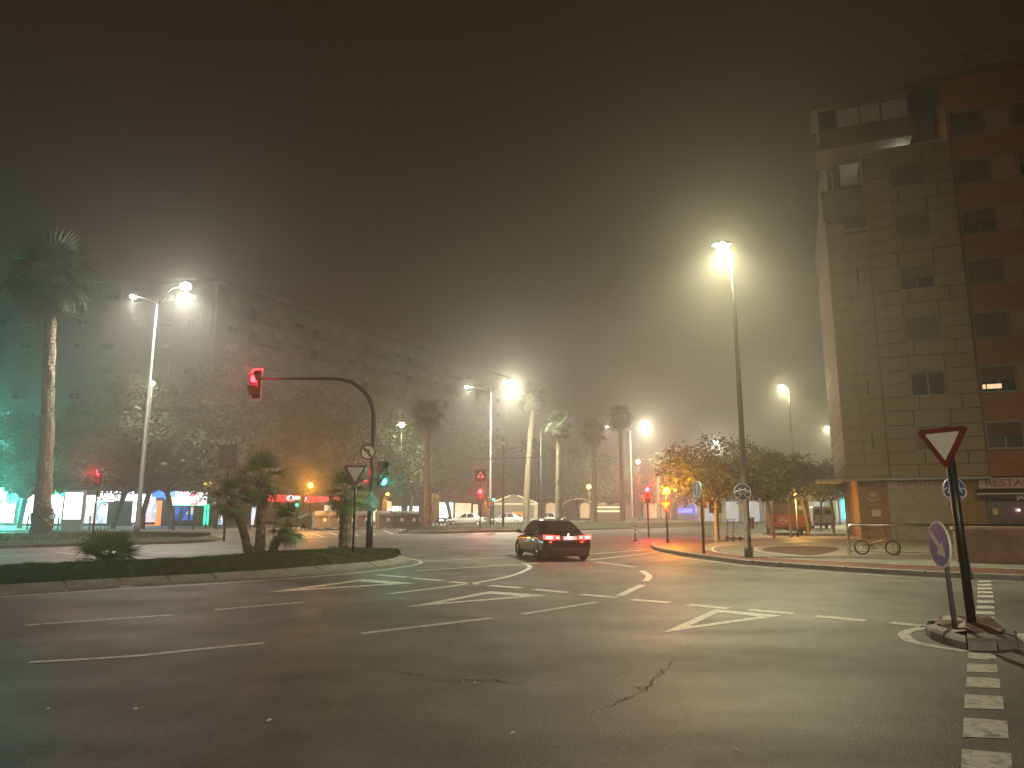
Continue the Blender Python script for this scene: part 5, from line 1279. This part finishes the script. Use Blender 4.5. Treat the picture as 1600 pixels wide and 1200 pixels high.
# small boxy van
def box_vehicle(name, label, cat, base, rz, wd, ln, ht, mlow, mup, split, hood=0):
    t = thing(name, label, cat, base, rz); a = wd / 2
    prof = [(-a, .35), (a, .35), (a, split), (a * .985, split + .01), (-a * .985, split + .01), (-a, split)]
    MB().plate([(-a, .32), (a, .32), (a, split), (-a, split)], -ln / 2, ln / 2).build('lower_body', mlow, t)
    MB().plate([(-a, split), (a, split), (a * .95, ht - .12), (a * .86, ht), (-a * .86, ht), (-a * .95, ht - .12)], -ln / 2 + .02, ln / 2 - hood).build('upper_body', mup, t)
    add_wheels(t, [(-a + .06, -ln * .30, .325), (a - .06, -ln * .30, .325), (-a + .06, ln * .32, .325), (a - .06, ln * .32, .325)])
    for s in (-1, 1): MB().box((s * (a - .1), -ln / 2 - .01, .95), (.12, .03, .32)).build('tail_lamp', M_taild, t)
    MB().box((0, -ln / 2 - .02, .42), (wd * .96, .08, .16)).build('bumper', M_black, t); return t
M_trr = mat('brick_red_truck', (.30, .065, .035), .5, 0, .15, 2); M_trb = mat('slate_blue_truck', (.075, .090, .13), .5, 0, .12, 2)
g = on_ground(1231, 51, .0); t = box_vehicle('box_truck', 'red and slate blue box truck parked behind the plaza trees', 'truck', (g.x, g.y, KZ), R(-14), 2.35, 5.2, 2.30, M_trr, M_trb, 1.32)
em = MB().torus((-.55, -2.63, .92), .26, .03, 20, 5); em.v = [(x, y, .92 + (z - .92) * .75) for x, y, z in em.v]; em.tube([(-.7, -2.63, .85), (-.55, -2.63, 1.0), (-.4, -2.63, .88)], .03, 5); em.build('oval_emblem', M_white, t)
MB().plate([(-.75, 1.62), (-.35, 1.62), (-.35, 1.98), (-.75, 1.98)], -2.6, -2.585).build('square_mark', mat('mid_blue', (.10, .15, .25), .5), t); MB().plate(circ(.16, 14), -2.6, -2.585).build('round_mark', M_face_w, t, False, (.62, 0, 1.78))
g = on_ground(1281, 66, 0); t = box_vehicle('van', 'white van with dark rear windows parked behind the plaza trees', 'van', (g.x, g.y, KZ), R(-12), 1.85, 4.4, 1.95, M_carw, M_carw, 1.2)
for s in (-1, 1): MB().plate([(s * .42 - .34, 1.25), (s * .42 + .34, 1.25), (s * .42 + .30, 1.72), (s * .42 - .30, 1.72)], -2.2, -2.185).build('rear_window', M_glassd, t)
# waste bins
M_bin = mat('grey_bin', (.17, .175, .175), .6, .1, .2, 3); M_bin2 = mat('dark_green_bin', (.045, .065, .05), .6, 0, .2, 3)
bins = None
whb = ['first from the amber signal', 'second from the amber signal', 'behind the single island palm', 'right of the yield sign', 'behind the mast', 'next to the last, right of the mast', 'last of the row, by the black car']
for i, px in enumerate((501, 523, 545, 566, 600, 621, 640)):
    g = on_ground(px, 64 + i * .3, .12); t = thing('waste_bin', 'large grey waste bin ' + whb[i], 'waste bin', g, R(28), 'waste bins in a row')
    m = M_bin if i < 5 else M_bin2
    if bins is None or m is M_bin2 and not bins[-1]:
        b = MB(); b.add([(-.62, -.5, .12), (.62, -.5, .12), (.68, -.56, 1.15), (-.68, -.56, 1.15), (-.62, .5, .12), (.62, .5, .12), (.68, .56, 1.15), (-.68, .56, 1.15)], [(0, 1, 2, 3), (5, 4, 7, 6), (1, 5, 6, 2), (4, 0, 3, 7), (0, 4, 5, 1), (3, 2, 6, 7)])
        l = MB()
        arc = [(-.60 * math.cos(R(q)), 1.16 + .42 * math.sin(R(q))) for q in range(0, 181, 20)]
        vs = [(-.69, y, z) for y, z in arc] + [(.69, y, z) for y, z in arc]; n = len(arc); l.add(vs, [(k, k + 1, n + k + 1, n + k) for k in range(n - 1)] + [tuple(range(n)), tuple(range(n, 2 * n))[::-1]])
        f = MB(); f.box((-.45, -.42, .06), (.12, .12, .14)).box((.45, -.42, .06), (.12, .12, .14)).box((-.45, .42, .06), (.12, .12, .14)).box((.45, .42, .06), (.12, .12, .14))
        lb = MB().box((.2, -.565, .80), (.26, .02, .30)); hd = MB().tube([(-.5, -.62, 1.12), (.5, -.62, 1.12)], .025, 5)
        bins = (b.mesh('tub', m), l.mesh('lid', m), f.mesh('foot', M_black), lb.mesh('sticker', M_white), hd.mesh('handle', M_black), m is M_bin2)
    for nm, me in zip(('tub', 'lid', 'foot', 'sticker', 'handle'), bins): inst(nm, me, t)
# motorcycles by the bright shop window
def motorbike(label, base, rz):
    t = thing('motorcycle', label, 'motorcycle', base, rz)
    for x in (-.62, .62):
        w_ = MB().torus((x, 0, .30), .25, .055, 20, 6).build('tyre', M_rub, t, True); h_ = MB().torus((x, 0, .30), .18, .015, 16, 4).tube([(x, -.05, .3), (x, .05, .3)], .04, 8)
        for k in range(5): h_.tube([(x, 0, .3), (x + .18 * math.cos(k * 1.257), 0, .3 + .18 * math.sin(k * 1.257))], .01, 4)
        h_.build('rim', M_rim, w_)
    MB().tube([(-.62, 0, .3), (-.25, 0, .45), (.1, 0, .42), (.35, 0, .75), (.48, 0, .85)], [.05, .12, .14, .08, .05], 8).build('frame', M_dark, t, True)
    MB().sphere((.1, 0, .78), .2, 10, 6, (1.3, .6, .6)).build('tank', M_cark, t, True); MB().sphere((-.35, 0, .80), .22, 10, 6, (1.7, .55, .35)).build('saddle', M_black, t, True)
    MB().tube([(.62, 0, .3), (.42, 0, .95)], .03, 6).build('fork', M_chrome, t); MB().tube([(.40, -.33, 1.0), (.45, 0, .98), (.40, .33, 1.0)], .015, 6).build('handlebar', M_dark, t)
    MB().sphere((.55, 0, .85), .09, 8, 6).build('headlamp', M_chrome, t); return t
g = on_ground(692, 76, .12); motorbike('motorcycle parked before the bright white shop window', g, R(20))
# kiosk with lit gable edges, curved shelter
EYl = emit('warm_outline', (1, .82, .45), 2.4); M_kw = mat('pale_kiosk_wall', (.4, .36, .3), .8, 0, .1, 1)
g = on_ground(803, 102, .12); t = thing('kiosk', 'small kiosk with lit gable edges behind the parked white cars', 'kiosk', g, 0)
MB().box((0, 1.5, 1.3), (5.6, 3, 2.6)).build('wall', M_kw, t)
MB().add([(-3.4, 0, 2.7), (3.4, 0, 2.7), (0, 0, 4.0), (-3.4, 3.2, 2.7), (3.4, 3.2, 2.7), (0, 3.2, 4.0)], [(0, 1, 2), (5, 4, 3), (0, 2, 5, 3), (1, 4, 5, 2)]).build('roof', M_kw, t)
for s in (-1, 1): MB().tube([(s * 3.3, -.1, 2.75), (s * .5, -.1, 3.8)], .06, 5).build('lit_edge', EYl, t)
MB().tube([(-3.4, -.1, 2.6), (3.4, -.1, 2.6)], .06, 5).build('lit_edge', EYl, t); MB().box((.8, -.05, 1.1), (2.2, .06, .7)).build('counter_window', EO, t)
g = on_ground(905, 112, .12); t = thing('shelter', 'shelter with a curved roof and lit yellow bands beyond the palms', 'shelter', g, 0)
arc = [(-2.6 * math.cos(R(q)), 0, 2.2 + 1.3 * math.sin(R(q))) for q in range(0, 181, 20)]
MB().tube(arc, .06, 5).tube([(a[0], 2, a[2]) for a in arc], .06, 5).build('roof_hoop', M_white, t)
MB().add([a for a in arc] + [(a[0], 2, a[2]) for a in arc], [(i, i + 1, 10 + i + 1, 10 + i) for i in range(9)]).build('roof', M_kw, t)
for x in (-2.6, 2.6): MB().tube([(x, 0, 0), (x, 0, 2.2)], .06, 6).build('post', M_pole, t)
for z_ in (1.6, 2.2): MB().box((4.6, .5, z_), (4, .1, .22)).build('lit_band', EYl, t)
MB().box((4.6, .8, 1.3), (4.2, .3, 2.6)).build('wall', M_kw, t)

# railing with the folded-frame bicycle
ra_ = G(1327, 866, KZ); rb2 = G(1640, 872, KZ); dv = (rb2 - ra_); ln = dv.length; rz_ = math.atan2(dv.y, dv.x); hR = P(1330, 820, ra_.y).z - KZ
t = thing('railing', 'steel tube railing with thin crossed bars along the plaza edge', 'railing', ra_, rz_)
MB().tube([(0, 0, -.02), (0, 0, hR - .18), (.03, 0, hR - .07), (.10, 0, hR - .01), (.2, 0, hR), (ln, 0, hR)], .055, 10).build('handrail', mat('brushed_steel', (.50, .47, .42), .25, 1, .05, 4), t, True)
M_thin = mat('brown_painted_bar', (.16, .11, .07), .6, .3, .15, 4)
x = 0; step = 1.55
while x + step <= 5.4:
    MB().tube([(x + step, 0, 0), (x + step, 0, hR - .05)], .016, 6).build('upright', M_thin, t)
    for a, b_ in (((x + .05, 0, hR - .22), (x + step, 0, .10)), ((x + .05, 0, .10), (x + step, 0, hR - .22))): MB().tube([a, b_], .010, 5).build('brace', M_thin, t)
    for z_ in (.10, hR - .22): MB().tube([(x, 0, z_), (x + step, 0, z_)], .011, 5).build('rail_bar', M_thin, t)
    x += step
wl = G(1497, 880, KZ); t2_ = thing('low_wall', 'low rough concrete wall with a pale coping below the restaurant', 'wall', wl, rz_)
pbox('wall_body', mat('rough_wall', (.20, .125, .085), .9, 0, .3, 2, .5, 20), t2_, 0, 14, 0, .3, -.02, .98); pbox('coping', mat('pale_coping', (.36, .24, .17), .8, 0, .2, 3), t2_, -.05, 14, -.04, .36, .98, 1.06)
# folding bicycle
bgp = G(1373, 867.5, KZ); bw = t = thing('folding_bicycle', 'small yellow folding bicycle leaning on the railing', 'bicycle', (bgp.x, ra_.y - .20 + (bgp.x - ra_.x) * dv.y / dv.x, KZ), rz_)
t.rotation_euler.x = R(-5)
M_yel = mat('yellow_frame', (.34, .20, .05), .4, .1, .1, 5); RW = .25
for nm, x in (('rear_wheel', -.48), ('front_wheel', .50)):
    w_ = MB().torus((0, 0, 0), RW - .02, .024, 28, 6).build(nm, M_rub, t, True, (x, 0, RW + .005)); sp = MB().torus((0, 0, 0), RW - .05, .008, 24, 4)
    for k in range(14): a = k * 2 * math.pi / 14; sp.tube([(0, .02 if k % 2 else -.02, 0), ((RW - .05) * math.cos(a), 0, (RW - .05) * math.sin(a))], .002, 3, False)
    sp.tube([(0, -.04, 0), (0, .04, 0)], .022, 8); sp.build('rim', M_rim, w_)
    if x > 0: w_.rotation_euler.z = R(-16)
fr = MB(); fr.tube([(-.16, 0, .30), (-.12, 0, .42), (.22, 0, .50), (.36, 0, .60)], [.026, .028, .028, .026], 8).tube([(-.48, .05, RW), (-.16, .03, .30)], .013, 6).tube([(-.48, -.05, RW), (-.16, -.03, .30)], .013, 6).tube([(-.48, .05, RW), (-.20, .02, .47)], .011, 6).tube([(-.48, -.05, RW), (-.20, -.02, .47)], .011, 6).tube([(-.14, 0, .28), (-.22, 0, .52)], .02, 7)
fr.build('frame', M_yel, t, True)
MB().tube([(.50, .05, RW), (.42, .04, .55), (.38, 0, .58)], .014, 6).tube([(.50, -.05, RW), (.42, -.04, .55), (.38, 0, .58)], .014, 6).build('fork', M_yel, t)
MB().tube([(.37, 0, .56), (.30, 0, 1.02)], .020, 7).build('handlebar_stem', M_black, t); MB().tube([(.26, -.27, 1.04), (.30, 0, 1.02), (.26, .27, 1.04)], .014, 6).build('handlebar', M_black, t)
MB().tube([(-.20, 0, .45), (-.29, 0, .86)], .015, 6).build('seat_post', M_black, t); MB().add([(-.42, -.07, .87), (-.42, .07, .87), (-.14, .02, .89), (-.14, -.02, .89), (-.42, -.06, .91), (-.42, .06, .91), (-.14, .015, .91), (-.14, -.015, .91)], [(0, 1, 2, 3), (7, 6, 5, 4), (0, 4, 5, 1), (1, 5, 6, 2), (2, 6, 7, 3), (3, 7, 4, 0)]).build('saddle', M_black, t)
MB().torus((-.15, -.05, .28), .09, .012, 20, 5).tube([(-.15, -.07, .28), (-.02, -.08, .20)], .012, 5).tube([(-.15, .05, .28), (-.28, .08, .36)], .012, 5).box((-.02, -.12, .20), (.08, .09, .02)).box((-.28, .12, .36), (.08, .09, .02)).build('crank', M_black, t)
MB().tube([(-.15, -.05, .37), (-.48, -.05, RW + .04)], .006, 4).tube([(-.15, -.05, .19), (-.48, -.05, RW - .04)], .006, 4).build('chain', M_black, t)
# two kick scooters and a bin on a post
def scooter(label, base, rz):
    t = thing('kick_scooter', label, 'scooter', base, rz, 'kick scooters on the plaza')
    MB().box((0, 0, .13), (.55, .15, .05)).tube([(.27, 0, .13), (.40, 0, .22)], .03, 6).build('deck', M_black, t)
    for x in (-.38, .45): MB().torus((x, 0, .11), .08, .035, 16, 6).build('wheel', M_rub, t, True)
    MB().tube([(.45, 0, .14), (.34, 0, 1.08)], .022, 7).build('stem', M_dark, t); MB().tube([(.33, -.23, 1.12), (.34, 0, 1.08), (.33, .23, 1.12)], .014, 6).build('handlebar', M_black, t)
    MB().tube([(-.27, 0, .13), (-.38, 0, .20), (-.46, 0, .14)], .02, 5).build('mudguard', M_black, t); return t
g = on_ground(1147, 38, KZ); scooter('black kick scooter standing nearer the crossing sign', g, R(200)); g = on_ground(1158, 37.6, KZ); scooter('black kick scooter half behind the steel lamp post', g, R(190))
g = on_ground(1174, 37.5, KZ); t = thing('litter_bin', 'brown litter bin on a post by the plaza trees', 'litter bin', g, 0)
MB().tube([(0, .18, -.02), (0, .18, 1.3)], .04, 7).build('post', M_pole, t); MB().tube([(0, 0, .62), (0, 0, 1.12), (0, 0, 1.14), (0, 0, 1.2)], [.17, .20, .22, .22], 12).build('bucket', mat('brown_bin', (.20, .13, .06), .6, 0, .2, 5), t)
MB().box((0, .15, .9), (.2, .06, .1)).build('bracket', M_pole, t)

# ================================================================ HAZE: one closed box of even fog round camera and scene
hz = MB().box((0, 0, 16.5), (2 * S + 4, 2 * S + 4, 35)).build('haze', None)
m = bpy.data.materials.new('fog'); m.use_nodes = True; nt = m.node_tree
nt.nodes.remove(nt.nodes['Principled BSDF']); v = nt.nodes.new('ShaderNodeVolumePrincipled')
v.inputs['Color'].default_value = (.92, .89, .85, 1); v.inputs['Density'].default_value = FOG; v.inputs['Anisotropy'].default_value = .76
nt.links.new(v.outputs[0], nt.nodes['Material Output'].inputs['Volume'])
hz.data.materials.clear(); hz.data.materials.append(m); hz['kind'] = 'stuff'; tag(hz, 'thin pale night fog filling the whole street', 'fog')
